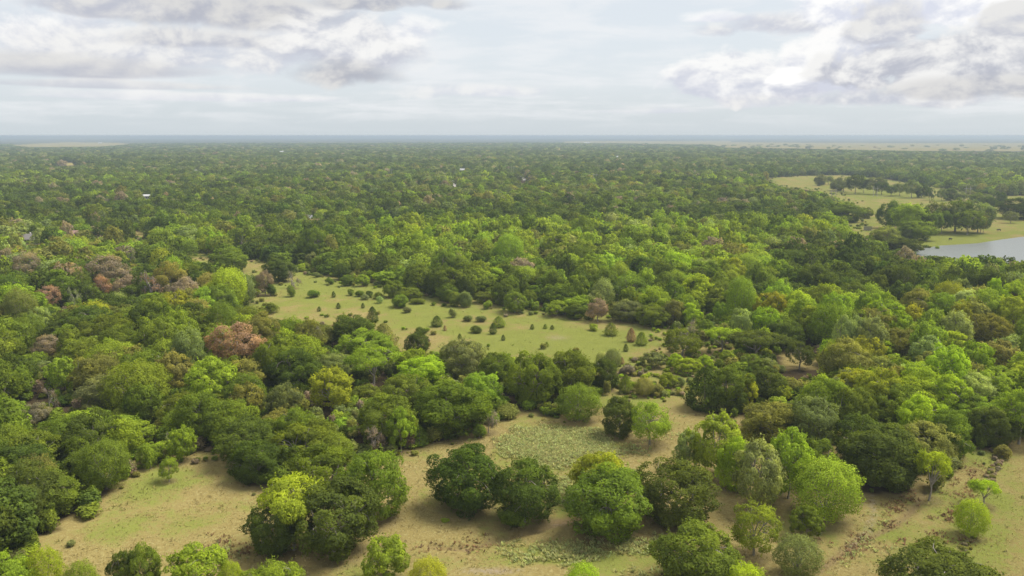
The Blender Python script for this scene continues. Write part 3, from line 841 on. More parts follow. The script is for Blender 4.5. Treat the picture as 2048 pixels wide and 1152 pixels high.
# ------------------------------------------------------------------ buildings, poles, cattle: places first, so that the wood leaves them in view
HOUSES = [  # px, base y, length px, wall h, roof rise, roof tint, label
 (57, 486, 27, 2.7, 2.4, 'shingle', 'grey shingled farmhouse with white wall in a small yard at the left edge', 'the farmhouse'),
 (150, 474, 17, 2.4, 1.2, 'redtin', 'small shed with faded red roof right of the farmhouse', 'the red-roofed shed'),
 (291, 399, 22, 3.2, 1.3, 'white', 'long low building with white roof in the left woods', 'the long white roof'),
 (619, 445, 12, 3.0, 2.0, 'white', 'white gabled roof half hidden in trees left of centre', 'the white gabled roof'),
 (564, 306.5, 11, 5.0, 3.0, 'white', 'bright white barn roof on the distant left ridge', 'the distant white barn'),
 (393, 345, 8, 3.5, 1.6, 'white', 'tiny white roof left of the distant white barn, nearer', None),
 (924, 345, 13, 4.0, 2.5, 'white', 'pale building above the left dirt road near the centre', 'the pale centre building'),
 (1235, 317, 7, 4.0, 2.4, 'white', 'tiny white roof in the distant woods right of centre', None),
 (1174, 287, 15, 7.0, 4.0, 'white', 'white farm building beside the distant tan field', None),
 (200, 287, 9, 7.0, 4.0, 'white', 'white speck of a barn in the far left tan field', None),
 (1736, 461, 18, 2.3, 0.5, 'tin', 'low pale-roofed cattle shed at the left of the meadow grove', 'the cattle shed'),
]
POLES = [(1025, 352, 331), (1666, 404, 378), (1934, 404, 373), (1750, 394, 372), (781, 354, 337), (1190, 364, 346)]
COWS = [(1844, 478.5, 80), (1850, 480, 100), (1900.5, 479.5, 15), (1997.5, 463.5, 170)]
WINDOWS = []
for (px, by, wpx, wh, rr, rc, lab, ref) in HOUSES:
    gx, gy = ground_at(px, by); top = project(gx, gy, wh + rr)[1]
    WINDOWS.append((px - wpx * .38, px + wpx * .38, top - 1, top + max(1.5, (by - top) * .5), gy))
for e in HAND:
    p_ = solve_hand(e); w_ = e[1] - e[0]; hh_ = e[3] - e[2]
    WINDOWS.append((e[0] + .14 * w_, e[1] - .14 * w_, e[2] + .05 * hh_, e[2] + .62 * hh_, p_.y - .5))
for (px, by, top) in POLES:
    WINDOWS.append((px - 4, px + 4, top - 1, top + (by - top) * .55, ground_at(px, by)[1]))


# ------------------------------------------------------------------ the wood around them
def make_wood():
    X, Y, S = [], [], []
    d = 92.0
    rng = np.random.default_rng(77)
    half = math.radians(41)
    while d < 5600:
        sp = 7.3 + 6.5 * sstep(np.array(d), 350, 3000) + (6 if d > 3300 else 0)
        n = int(2 * half * d / sp)
        a = (np.arange(n) + rng.uniform(0, 1)) / n * 2 * half - half + rng.normal(size=n) * .28 * sp / d
        rr = d + rng.normal(size=n) * .33 * sp
        X.append(rr * np.sin(a)); Y.append(rr * np.cos(a)); S.append(np.full(n, sp))
        d += sp * .92
    X, Y, S = map(np.concatenate, (X, Y, S))
    n = len(X)
    r = S * rng.uniform(.44, .78, n) * np.where(rng.random(n) < .14, 1.25, 1)
    h = np.clip(rng.normal(10.5, 2.4, n), 5.5, 16) * (0.72 + .32 * (r / S))
    h *= 1 + .13 * wnoise(X, Y, 140) + .10 * wnoise(X, Y, 38)
    small = rng.random(n) < .16
    r[small] *= .62; h[small] *= .62
    px, py = project(X, Y, 0 * X)
    gz = ground_z(X, Y)
    keep = np.ones(n, bool)
    # keep what the photograph shows open
    for poly in SEEN:
        P = np.array(poly, float)
        for (ox, hz) in ((0, 0), (0, 1.0), (-.65, .85), (.65, .85), (-.85, .55), (.85, .55)):
            qx, qy = project(X + ox * r, Y, gz + h * hz)
            keep &= ~inside(P, qx, qy)
    for (x0, x1, y0, y1, gy) in WINDOWS:
        qx, qt = project(X, Y, gz + h * .97)
        dep = Y * CP + CAMH * SP; hw = r * FPX / dep
        keep &= ~((qx + hw * .7 > x0) & (qx - hw * .7 < x1) & (qt < y1) & (py > y0) & (Y < gy + 6))
    keep &= ~(inside(LAKE_W, X, Y)) & ~(inside(POND_W, X, Y))
    lone = rng.random(n) < .993
    for poly in FAR_FIELDS[3:5]:
        for hz in (0, .6, 1.0):
            qx, qy = project(X, Y, gz + h * hz)
            keep &= ~(inside(np.array(poly, float), qx, qy) & lone)
    # trees already placed by hand
    idx = np.where(keep)[0]
    for i in idx:
        dd = np.hypot(HX - X[i], HY - Y[i])
        if np.any(dd < .62 * (HR + r[i])): keep[i] = False
    # nothing below the frame that would poke over the lower edge
    tx, ty = project(X, Y, h)
    keep &= ~((ty > 1040) & (py > 1145) & (tx > 150) & (tx < 2200))
    keep &= ~((py < 286) & (rng.random(n) < .55))
    X, Y, r, h, px, py = (q[keep] for q in (X, Y, r, h, px, py))
    n = len(X)
    tx, ty = project(X, Y, h * .6)
    # which kind and tint grows where
    u = rng.random(n)
    pat = wnoise(X, Y, 130) * .55 + wnoise(X + 900, Y, 45) * .4 + wnoise(X, Y + 500, 420) * .35 + rng.normal(size=n) * .34
    tints = np.empty(n, object)
    for i in range(n):
        x, y, q, v = tx[i], ty[i], pat[i], u[i]
        if y < 345:
            c = 'tan' if v < .02 else 'dark' if q < .22 else 'grey' if q < .6 else 'olive' if v < .35 else 'mid'
        elif y < 440:
            c = 'tan' if v < .022 else 'dark' if q < .0 else 'mid' if q < .42 else 'grey' if v < .5 else 'olive' if v < .72 else 'light'
        elif x < 420 and y < 640:
            c = 'tan' if v < .06 else 'dark' if q < -.35 else 'mid' if q < .0 else 'olive' if v < .4 else 'light' if v < .78 else 'yellow' if v < .84 else 'sage'
        elif x > 1560 and 470 < y < 590:
            c = 'tan' if v < .02 else 'dark' if q < .15 else 'mid' if q < .6 else 'grey' if v < .5 else 'light'
        elif x > 740 and y < 800:
            c = 'tan' if v < .012 else 'dark' if q < -.70 else 'mid' if q < -.22 else 'light' if q < .34 else ('lime' if v < .38 else 'yellow' if v < .50 else 'sage' if v < .68 else 'olive')
        else:
            c = 'tan' if v < .012 else 'dark' if q < -.42 else 'mid' if q < .36 else ('olive' if v < .3 else 'light' if v < .72 else 'grey' if v < .9 else 'lime')
        if c == 'tan' and Y[i] < 260: c = 'olive'
        tints[i] = c
    kinds = np.empty(n, object)
    kv = rng.random(n)
    for i in range(n):
        c, v = tints[i], kv[i]
        kinds[i] = ('sage' if v < .45 else 'oak' if v < .8 else 'feather') if c in ('light', 'lime', 'yellow', 'sage') else \
                   ('oak' if v < .62 else 'dome' if v < .82 else 'feather' if v < .9 else 'sage' if v < .95 else 'open')
    # large soft groups of one kind: a second tree beside gets a like tint
    return X, Y, r, h, kinds, tints, rng


WX, WY, WR, WH_, WK, WT, wrng = make_wood()

# choose the wood's largest-showing trees as individuals, the rest is one mass
N_INDIV = 305
n_hand_tree = sum(1 for p in plants if p.kind not in ('shrub', 'cedar'))
tx, ty = project(WX, WY, WH_ * .75)
depth = np.hypot(WX, WY)
infr = (tx > -10) & (tx < PW + 10) & (ty > 280) & (ty < PH - 8)
score = np.where(infr, WR / depth * np.sqrt(WH_), 0)
order = np.argsort(-score)
chosen = order[:max(0, N_INDIV - n_hand_tree)]
is_ind = np.zeros(len(WX), bool); is_ind[chosen] = True
for i in chosen:
    plants.append(Plant(WX[i], WY[i], WR[i], WH_[i], WK[i], WT[i]))

for p, zz in zip(plants, ground_z(np.array([p.x for p in plants]), np.array([p.y for p in plants]))):
    p.z = float(zz)

# ------------------------------------------------------------------ labels for plants without one of their own
KINDWORD = {'oak': 'broad lobed tree', 'dome': 'smooth domed tree', 'feather': 'soft feathery tree', 'open': 'open crowned tree', 'umbrella': 'umbrella crowned tree', 'sage': 'leafy tree',
            'tall': 'long-stemmed tree', 'cedar': 'small cedar', 'shrub': 'low bush', 'bare': 'bare dead tree'}
ORD = ['nearest', 'second nearest', 'third nearest', 'fourth nearest', 'fifth nearest', 'sixth nearest', 'seventh nearest', 'eighth nearest', 'ninth nearest', 'tenth nearest']


def label_plants():
    for p in plants:
        p.px, p.py = project(p.x, p.y, p.z + p.h * .6)
    refs = [(p.px, p.py, p.ref) for p in plants if p.ref]
    for (px, by, wpx, wh, rr, rc, lab, ref) in HOUSES:
        if ref: refs.append((px, by, ref))
    R = np.array([(a, b) for a, b, _ in refs])
    todo = []
    for p in plants:
        if p.label: continue
        dd = np.hypot(R[:, 0] - p.px, (R[:, 1] - p.py) * 1.3)
        j = int(np.argmin(dd))
        dx, dy = p.px - R[j, 0], p.py - R[j, 1]
        if abs(dx) > abs(dy): rel = 'left of' if dx < 0 else 'right of'
        else: rel = 'behind' if dy < 0 else 'in front of'
        todo.append((p, j, rel, dd[j]))
    groups = {}
    for p, j, rel, d in todo:
        groups.setdefault((p.tint, p.kind, j, rel), []).append((d, p))
    for (tint, kind, j, rel), L in groups.items():
        L.sort(key=lambda q: q[0])
        for k, (d, p) in enumerate(L):
            o = '' if len(L) == 1 else (ORD[k] if k < len(ORD) else 'farthest') + ' '
            p.label = '%s %s %s%s %s' % (TINTS[tint][1], KINDWORD[kind], (', ' + o) if o else '', rel, refs[j][2])
            p.label = p.label.replace(' ,', ',').replace('  ', ' ')


label_plants()


def tint_vec(rng, name, amt=.16):
    c = np.array(TINTS[name][0]) * TINT_GAIN
    k = 1 + rng.uniform(-amt, amt)
    c = c * k * (1 + rng.uniform(-.07, .07, 3))
    return [float(v) for v in c]


GROUPS = {'cedar': 'cedars of the field', 'shrub': 'bushes of the clearings', 'bare': 'standing dead trees'}


def add_plant(p, rng):
    pr = PROTO[p.kind][int(rng.integers(len(PROTO[p.kind])))]
    nm = {'cedar': 'cedar_tree', 'shrub': 'bush', 'bare': 'dead_tree'}.get(p.kind, 'tree')
    e = new_obj(nm, None, None, (p.x, p.y, p.z))
    e.empty_display_size = 1
    e.rotation_euler = (0, 0, float(rng.uniform(0, 6.283)))
    fx = 1.06 if p.kind not in ('bare',) else 1.0
    e.scale = (2 * p.r * fx * (1 if rng.random() < .5 else -1), 2 * p.r * fx, p.h / .97)
    tag(e, p.label, {'cedar': 'tree', 'shrub': 'bush'}.get(p.kind, 'tree'), GROUPS.get(p.kind, 'trees of the wood and clearings'))
    new_obj('stems' if p.kind == 'shrub' else 'trunk', pr.trunk, e)
    c = new_obj('foliage' if p.kind == 'shrub' else 'crown', pr.crown, e)
    c['tint'] = tint_vec(rng, p.tint, .14 if p.hand else .2)


prng = np.random.default_rng(31)
for p in plants:
    add_plant(p, prng)


# ------------------------------------------------------------------ ground
def build_ground():
    th = np.concatenate([np.radians(np.linspace(-50, 50, 401)), np.radians(np.linspace(54, 306, 64))])
    rr = np.concatenate([np.array([.5, 12, 30, 50, 70]), np.geomspace(82, 620, 300), np.geomspace(640, 46000, 150)])
    T, R = np.meshgrid(th, rr)
    X = (R * np.sin(T)).ravel(); Y = (R * np.cos(T)).ravel()
    Z = ground_z(X, Y)
    nr, nc = len(rr), len(th)
    i = np.arange(nr - 1)[:, None] * nc; j = np.arange(nc)[None, :]; j2 = (j + 1) % nc
    F = np.stack([(i + j), (i + nc + j), (i + nc + j2), (i + j2)], -1).reshape(-1, 4)[:, ::-1]
    cov = np.zeros(len(X)); green = np.zeros(len(X)); bare = np.zeros(len(X)); red = np.zeros(len(X))
    jit = wnoise(X, Y, 17) * 2.2 + wnoise(X, Y, 6) * 1.0
    Rr = np.hypot(X, Y)

    def area(pts, soft=3.0, grow=0.0):
        P = poly_world(pts)
        sg = np.where(inside(P, X, Y), 1, -1) * seg_dist(P, X, Y) + grow
        return sstep(sg + jit * np.minimum(1, Rr / 150), -soft, soft)
    a_front = area(FRONT, 4, 2.5); a_field = area(FIELD, 6, 9); a_mead = area(MEADOW, 8, 10)
    a_far = np.zeros(len(X))
    for q in YARDS + FAR_FIELDS + [LAKE, LONE]:
        a_far = np.maximum(a_far, area(q, 8))
    cov = np.maximum.reduce([a_front, a_field, a_mead, a_far])
    near = (Y > 20)
    px, py = project(X, np.where(near, Y, 20), 0 * X)

    def spot(cx, cy_, wx, wy):
        return np.exp(-(((px - cx) / wx) ** 2 + ((py - cy_) / wy) ** 2)) * near
    g = .22 * a_front + .50 * a_field + .50 * a_mead + .25 * a_far
    g += .45 * (spot(1150, 690, 180, 40) + spot(650, 575, 120, 25) + spot(800, 620, 130, 25)) * a_field
    g -= .45 * (spot(850, 690, 60, 25) + spot(700, 630, 60, 15) + spot(1110, 675, 40, 10) + spot(1400, 700, 110, 30) + spot(1600, 700, 100, 40) + spot(960, 590, 80, 14)) * a_field
    g += a_front * (.36 * spot(300, 990, 90, 60) + .25 * spot(200, 1080, 70, 30) + .45 * spot(1090, 890, 120, 45) + .45 * spot(1120, 1010, 40, 40) + .5 * spot(1100, 1115, 260, 22)
                    + .5 * spot(1960, 1050, 130, 110) + .45 * spot(1800, 1120, 160, 30) + .4 * spot(1900, 920, 60, 25) + .45 * spot(1780, 1070, 50, 14))
    g += a_mead * (.5 * spot(1880, 478, 120, 12) + .35 * spot(1780, 388, 80, 8))
    green = np.clip(g + .16 * wnoise(X, Y, 23) * cov, 0, 1)
    red = np.maximum(np.exp(-(seg_dist(GULLY[0], X, Y, False) / 1.1) ** 2) * .7, np.exp(-(seg_dist(GULLY[1], X, Y, False) / 1.2) ** 2) * .6)
    red += .55 * a_front * (spot(230, 985, 35, 25) + spot(1640, 900, 30, 40) + spot(1290, 880, 80, 25) + spot(1150, 830, 120, 18) + spot(1120, 1050, 40, 16))
    red += .5 * a_field * spot(1600, 700, 70, 40)
    # browner, darker ground round each placed tree, about as wide as its crown
    lit = np.zeros(len(X))  # lit: weight of the browner ground round placed trees
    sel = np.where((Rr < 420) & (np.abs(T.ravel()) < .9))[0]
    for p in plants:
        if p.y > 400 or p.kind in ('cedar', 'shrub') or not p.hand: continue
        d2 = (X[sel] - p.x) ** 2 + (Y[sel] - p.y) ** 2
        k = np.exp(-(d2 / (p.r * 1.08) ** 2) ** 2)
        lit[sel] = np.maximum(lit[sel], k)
    trk = np.array([ground_at(*q) for q in ((1722, 950), (1742, 990), (1748, 1030), (1735, 1062), (1700, 1090))])
    bare = .55 * np.exp(-(seg_dist(trk, X, Y, False) / 1.4) ** 2)
    bare += a_front * (.65 * spot(985, 1144, 105, 13) + .35 * spot(830, 1040, 60, 14) + .3 * spot(520, 1050, 60, 16) + .30 * spot(1010, 1030, 20, 10) + .6 * spot(1115, 1048, 26, 9) + .5 * spot(1648, 1120, 14, 10) + .4 * spot(2020, 1030, 26, 14))
    bare += a_field * (.55 * spot(1115, 675, 45, 10) + .6 * spot(505, 603, 30, 5) + .35 * spot(720, 632, 40, 8)) + .5 * a_mead * spot(1590, 354, 50, 3)
    me = mesh_np('ground', np.stack([X, Y, Z], 1), F, [ground_mat()])
    set_attr(me, 'cover', 'FLOAT_COLOR', np.stack([cov, green, np.clip(bare, 0, 1), np.clip(red, 0, 1)], 1).astype(np.float32))
    set_attr(me, 'under_crown', 'FLOAT', lit.astype(np.float32))
    o = new_obj('ground', me)
    tag(o, 'rolling pasture and woodland ground reaching the horizon', None, None, 'structure')


def ground_mat():
    m, t, out = mat_new('ground')
    at = t.attr('cover'); sp = t.n.new('ShaderNodeSeparateColor'); t.l.new(at.outputs['Color'], sp.inputs[0])
    cov, green, bare = sp.outputs; red = at.outputs['Alpha']
    lit = t.attr('under_crown').outputs['Fac']  # weight of the browner ground round placed trees
    geo = t.n.new('ShaderNodeNewGeometry'); pos = geo.outputs['Position']
    nb = t.noise(pos, .055, 5, .6); nm = t.noise(pos, .24, 6, .66, .4); nf = t.noise(pos, 1.7, 5, .7); nx = t.noise(pos, 6.0, 3, .7)
    nfar = t.noise(pos, .0011, 6, .62, .4)
    dry = t.mix(nm, (.206, .158, .057), (.300, .244, .092))
    dry = t.mix(t.ramp(nf, .45, .75), dry, (.345, .300, .128))
    grs = t.mix(nm, (.140, .160, .034), (.240, .255, .060))
    gk = t.add(t.add(green, t.mul(t.sub(nm, .5), 1.2)), t.add(t.mul(t.sub(nf, .5), .8), t.mul(t.sub(nb, .5), 1.5)))
    c = t.mix(t.ramp(gk, .22, .72), dry, grs)
    # reddish dry soil, then the browner ground round placed trees
    soil = t.mix(nf, (.165, .115, .056), (.265, .198, .100))
    rk = t.add(red, t.mul(t.sub(nf, .5), .7))
    c = t.mix(t.ramp(rk, .25, .85), c, soil)
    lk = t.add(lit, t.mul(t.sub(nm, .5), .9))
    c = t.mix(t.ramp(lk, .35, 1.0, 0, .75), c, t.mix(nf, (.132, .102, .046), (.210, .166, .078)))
    # scattered brown weeds and tufts
    c = t.mix(t.ramp(nx, .60, .74, 0, .55), c, t.mix(1.0, c, (.48, .50, .42), 'MULTIPLY'))
    # pale bare earth
    bk = t.add(bare, t.mul(t.sub(nf, .5), .9))
    c = t.mix(t.ramp(bk, .35, .85), c, t.mix(nx, (.23, .175, .12), (.36, .295, .22)))
    # woodland floor, and the far country as a patchwork of woods and pastures
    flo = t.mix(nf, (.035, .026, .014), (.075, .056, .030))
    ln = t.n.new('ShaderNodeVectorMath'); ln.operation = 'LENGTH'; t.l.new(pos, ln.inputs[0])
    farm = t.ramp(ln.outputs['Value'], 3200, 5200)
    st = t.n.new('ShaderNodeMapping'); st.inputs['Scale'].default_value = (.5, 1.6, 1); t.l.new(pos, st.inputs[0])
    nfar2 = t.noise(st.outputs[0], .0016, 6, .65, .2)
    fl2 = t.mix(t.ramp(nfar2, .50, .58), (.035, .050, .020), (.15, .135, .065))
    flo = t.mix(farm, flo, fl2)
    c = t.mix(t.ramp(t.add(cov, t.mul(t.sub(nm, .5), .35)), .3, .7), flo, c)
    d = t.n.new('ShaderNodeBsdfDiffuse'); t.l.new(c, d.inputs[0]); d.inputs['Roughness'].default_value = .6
    bp = t.n.new('ShaderNodeBump'); bp.inputs['Strength'].default_value = .55; bp.inputs['Distance'].default_value = .25
    t.l.new(t.add(nx, t.mul(nf, 1.2)), bp.inputs['Height']); t.l.new(bp.outputs[0], d.inputs['Normal'])
    t.l.new(d.outputs[0], out.inputs[0])
    return m


build_ground()


# ------------------------------------------------------------------ water
def water(name, poly, z, label):
    P = poly_world(poly)
    me = bpy.data.meshes.new(name)
    c = P.mean(0); Q = c + (P - c) * 1.10
    me.from_pydata([(float(x), float(y), z) for x, y in Q], [], [tuple(range(len(Q)))][::1]); me.update()
    if me.polygons[0].normal.z < 0: me.flip_normals()
    m, t, out = mat_new('water_' + name)
    b = t.n.new('ShaderNodeBsdfPrincipled')
    b.inputs['Base Color'].default_value = (.15, .16, .15, 1); b.inputs['Roughness'].default_value = .3; b.inputs['IOR'].default_value = 1.33
    geo = t.n.new('ShaderNodeNewGeometry')
    mp = t.n.new('ShaderNodeMapping'); mp.inputs['Scale'].default_value = (.4, 1.0, 1); t.l.new(geo.outputs['Position'], mp.inputs[0])
    bp = t.n.new('ShaderNodeBump'); bp.inputs['Strength'].default_value = .5; bp.inputs['Distance'].default_value = .2
    t.l.new(t.noise(mp.outputs[0], .9, 4, .6), bp.inputs['Height']); t.l.new(bp.outputs[0], b.inputs['Normal'])
    t.l.new(b.outputs[0], out.inputs[0]); me.materials.append(m)
    o = new_obj(name, me)
    tag(o, label, None, None, 'structure')


water('lake', LAKE, -.55, 'grey lake water at the right edge')
water('pond', POND, -.45, 'small dark pond among trees left of centre')


# ------------------------------------------------------------------ roads
def road(pts, label):
    W = np.array([ground_at(*p) for p in pts])
    # smooth the centre line
    t = np.linspace(0, len(W) - 1, 40)
    x = np.interp(t, np.arange(len(W)), W[:, 0]); y = np.interp(t, np.arange(len(W)), W[:, 1])
    k = np.ones(9) / 9
    x[4:-4] = np.convolve(x, k, 'valid'); y[4:-4] = np.convolve(y, k, 'valid')
    d = np.stack([np.gradient(x), np.gradient(y)], 1); d = norm(d); nrm = np.stack([-d[:, 1], d[:, 0]], 1)
    V = []
    for s in (-1, -.33, .33, 1):
        q = np.stack([x, y], 1) + nrm * 4.0 * s
        z = ground_z(q[:, 0], q[:, 1]) + .25 + .15 * (1 - abs(s))
        V.append(np.column_stack([q, z]))
    V = np.stack(V, 1).reshape(-1, 3)
    F = [(4 * i + j, 4 * i + j + 1, 4 * i + j + 5, 4 * i + j + 4) for i in range(39) for j in range(3)]
    me = mesh_np('road', V, np.array(F), [ROADM])
    tag(new_obj('road', me), label, None, None, 'structure')


ROADM = simple_mat('pale_gravel', (.42, .39, .34), .9, .2, .4)
road(ROADS[0], 'pale road bend among trees right of the photo centre')
road(ROADS[1], 'pale dirt road piece among trees near the photo centre')

# ------------------------------------------------------------------ buildings
ROOFS = {'white': simple_mat('white_roof', (.42, .42, .41), .5, .06, 1.0), 'shingle': simple_mat('shingle_roof', (.25, .23, .22), .9, .35, 4.0),
         'redtin': simple_mat('faded_red_roof', (.33, .20, .16), .7, .25, 2.0), 'tin': simple_mat('tin_roof', (.55, .55, .53), .5, .12, 1.5)}
WALLM = simple_mat('wall_boards', (.52, .49, .44), .8, .12, 2.0)
DARKM = simple_mat('dark_opening', (.05, .05, .055), .6, .2, 2.0)
WHITEM = simple_mat('white_trim', (.75, .74, .70), .6, .06, 2.0)


def house(px, by, wpx, wh, rr, roof, label):
    x, y = ground_at(px, by)
    dep = y * CP + CAMH * SP
    L = wpx * .8 * dep / FPX; D = L * .62 if L < 14 else 9.0
    z = float(ground_z(np.array([x]), np.array([y]))[0])
    e = new_obj('farm_shed' if roof in ('tin', 'redtin') else 'house', None, None, (x, y, z))
    e.rotation_euler = (0, 0, random.uniform(-.25, .25))
    tag(e, label, 'shed' if roof in ('tin', 'redtin') else 'house', 'farm buildings among the woods')
    if roof == 'tin':
        Shape().box((0, D / 2, wh / 2), (L, .15, wh)).build('back_wall', WALLM, e)
        for sx in (-1, -.33, .33, 1):
            Shape().box((sx * (L / 2 - .2), -D / 2 + .1, wh / 2), (.2, .2, wh)).build('post', WALLM, e)
        hx, hy = L / 2 + .4, D / 2 + .5
        Shape().poly([(-hx, -hy, wh + rr), (hx, -hy, wh + rr), (hx, hy, wh), (-hx, hy, wh), (-hx, -hy, wh + rr + .12), (hx, -hy, wh + rr + .12), (hx, hy, wh + .12), (-hx, hy, wh + .12)],
                     [(3, 2, 1, 0), (4, 5, 6, 7), (0, 1, 5, 4), (1, 2, 6, 5), (2, 3, 7, 6), (3, 0, 4, 7)]).build('roof', ROOFS[roof], e)
        return
    a, b = L / 2, D / 2
    Shape().poly([(-a, -b, 0), (a, -b, 0), (a, b, 0), (-a, b, 0), (-a, -b, wh), (a, -b, wh), (a, b, wh), (-a, b, wh), (-a, 0, wh + rr), (a, 0, wh + rr)],
                 [(0, 1, 5, 4), (2, 3, 7, 6), (1, 2, 6, 9, 5), (3, 0, 4, 8, 7), (4, 5, 9, 8), (6, 7, 8, 9), (3, 2, 1, 0)]).build('wall', WHITEM if roof == 'white' else WALLM, e)
    o = .5; sl = rr / b; ze = wh - o * sl
    P = [(-a - o, -b - o, ze), (a + o, -b - o, ze), (a + o, 0, wh + rr), (-a - o, 0, wh + rr), (a + o, b + o, ze), (-a - o, b + o, ze)]
    P2 = [(p[0], p[1], p[2] + .22) for p in P]
    P1 = [(p[0], p[1], p[2] + .04) for p in P]
    rf = Shape().poly(P1 + P2, [(6, 7, 8, 9), (9, 8, 10, 11), (1, 0, 3, 2), (2, 3, 5, 4), (0, 1, 7, 6), (4, 5, 11, 10), (1, 2, 8, 7), (2, 4, 10, 8), (3, 0, 6, 9), (5, 3, 9, 11)]).build('roof', ROOFS[roof], e)
    if roof == 'shingle':
        Shape().box((a * .4, b * .3, wh + rr + .3), (.7, .7, 1.4)).build('chimney', WALLM, rf)
    Shape().box((-a * .15, -b - .03, 1.05), (1.0, .08, 2.1)).build('door', DARKM, e)
    for sx in (-.65, .35, .75):
        w = Shape().box((sx * a, -b - .03, wh * .55), (1.1, .07, 1.0)).build('window', DARKM, e)
        Shape().box((sx * a, -b - .07, wh * .55 - .55), (1.3, .12, .1)).build('sill', WHITEM, w)


for (px, by, wpx, wh, rr, rc, lab, ref) in HOUSES:
    house(px, by, wpx, wh, rr, rc, lab)

# ------------------------------------------------------------------ power poles: two posts and cross arms
POLEM = simple_mat('weathered_pole', (.40, .37, .33), .9, .2, 1.0)
POLE_LABELS = ['twin-post power pole above the pale road bend at the centre', 'twin-post power pole at the left side of the lake meadow', 'twin-post power pole in front of the trees at the right of the meadow',
               'twin-post power pole in the middle of the meadow tree line', 'twin-post power pole left of the pale centre building', 'twin-post power pole in the woods right of the road bend']
for (px, by, top), lab in zip(POLES, POLE_LABELS):
    x, y = ground_at(px, by)
    a, dy, dz = ray(px, top); h = CAMH + dz * (y / dy)
    z = float(ground_z(np.array([x]), np.array([y]))[0])
    e = new_obj('power_pole', None, None, (x, y, z)); tag(e, lab, 'power pole', 'twin-post power poles')
    for s in (-1, 1):
        V, F = tubes([(np.array([[s * 1.9, 0, -.6], [s * 1.9, 0, h * .5], [s * 1.9, 0, h]]), np.array([.24, .20, .15]))], 8)
        new_obj('post', mesh_np('post', V, F, [POLEM]), e)
    Shape().box((0, .22, h - 2.2), (7.4, .22, .3)).build('cross_arm', POLEM, e)
    for s in (-3.4, 0, 3.4):
        V, F = tubes([(np.array([[s, .22, h - 2.35], [s, .22, h - 2.9], [s, .22, h - 3.4]]), np.array([.06, .14, .05]))], 6)
        new_obj('insulator', mesh_np('insulator', V, F, [DARKM]), e)

# ------------------------------------------------------------------ cattle
COWM = simple_mat('black_hide', (.018, .016, .015), .7, .3, 3.0)


def cow_mesh():
    J = {'rump': (-.75, 0, 1.22, .30, .36), 'loin': (-.30, 0, 1.20, .34, .40), 'ribs': (.15, 0, 1.14, .36, .44), 'chest': (.60, 0, 1.16, .28, .40), 'neck': (.98, 0, 1.12, .17, .24),
         'poll': (1.30, 0, .95, .14, .16), 'muzzle': (1.52, 0, .62, .09, .10), 'tail': (-1.02, 0, 1.20, .05, .05), 'tailend': (-1.06, 0, .55, .04, .04)}
    E = [('rump', 'loin'), ('loin', 'ribs'), ('ribs', 'chest'), ('chest', 'neck'), ('neck', 'poll'), ('poll', 'muzzle'), ('rump', 'tail'), ('tail', 'tailend')]
    for s, nm in ((-1, 'l'), (1, 'r')):
        J['hip' + nm] = (-.72, .20 * s, .95, .19, .19); J['hock' + nm] = (-.86, .21 * s, .50, .08, .09); J['fet' + nm] = (-.80, .21 * s, .12, .06, .06); J['hoof' + nm] = (-.74, .21 * s, .02, .075, .075)
        E += [('rump', 'hip' + nm), ('hip' + nm, 'hock' + nm), ('hock' + nm, 'fet' + nm), ('fet' + nm, 'hoof' + nm)]
        J['elb' + nm] = (.55, .19 * s, .82, .14, .15); J['kne' + nm] = (.58, .19 * s, .44, .075, .08); J['ff' + nm] = (.56, .19 * s, .12, .06, .06); J['fh' + nm] = (.60, .19 * s, .02, .075, .075)
        E += [('chest', 'elb' + nm), ('elb' + nm, 'kne' + nm), ('kne' + nm, 'ff' + nm), ('ff' + nm, 'fh' + nm)]
        J['ear' + nm] = (1.24, .26 * s, 1.0, .05, .03); E += [('poll', 'ear' + nm)]
    names = list(J)
    me = bpy.data.meshes.new('cow'); me.from_pydata([J[n][:3] for n in names], [(names.index(a), names.index(b)) for a, b in E], [])
    me.materials.append(COWM)
    return me, [(J[n][3], J[n][4]) for n in names]


cm, crad = cow_mesh()
base = bpy.data.objects.new('cow_base', cm); COL.objects.link(base)
md = base.modifiers.new('skin', 'SKIN'); base.modifiers.new('sub', 'SUBSURF').levels = 1
for i, v in enumerate(cm.skin_vertices[0].data):
    v.radius = crad[i]; v.use_root = (i == 1)
dg = bpy.context.evaluated_depsgraph_get(); dg.update()
cow_me = bpy.data.meshes.new_from_object(base.evaluated_get(dg))
bpy.data.objects.remove(base)
cow_me.materials.clear(); cow_me.materials.append(COWM)
COW_LABELS = ['black cow at the left end of the lake shore, left of two close together', 'black cow at the left end of the lake shore, right of two close together',
              'black cow grazing by the lake shore in front of the grove trunks', 'black cow alone on the shore right of the grove']
for (px, py, rz), lab in zip(COWS, COW_LABELS):
    x, y = ground_at(px, py); z = float(ground_z(np.array([x]), np.array([y]))[0])
    c = new_obj('cow', cow_me, None, (x, y, z)); c.rotation_euler = (0, 0, math.radians(rz))
    tag(c, lab, 'cow', 'black cattle on the lake shore')


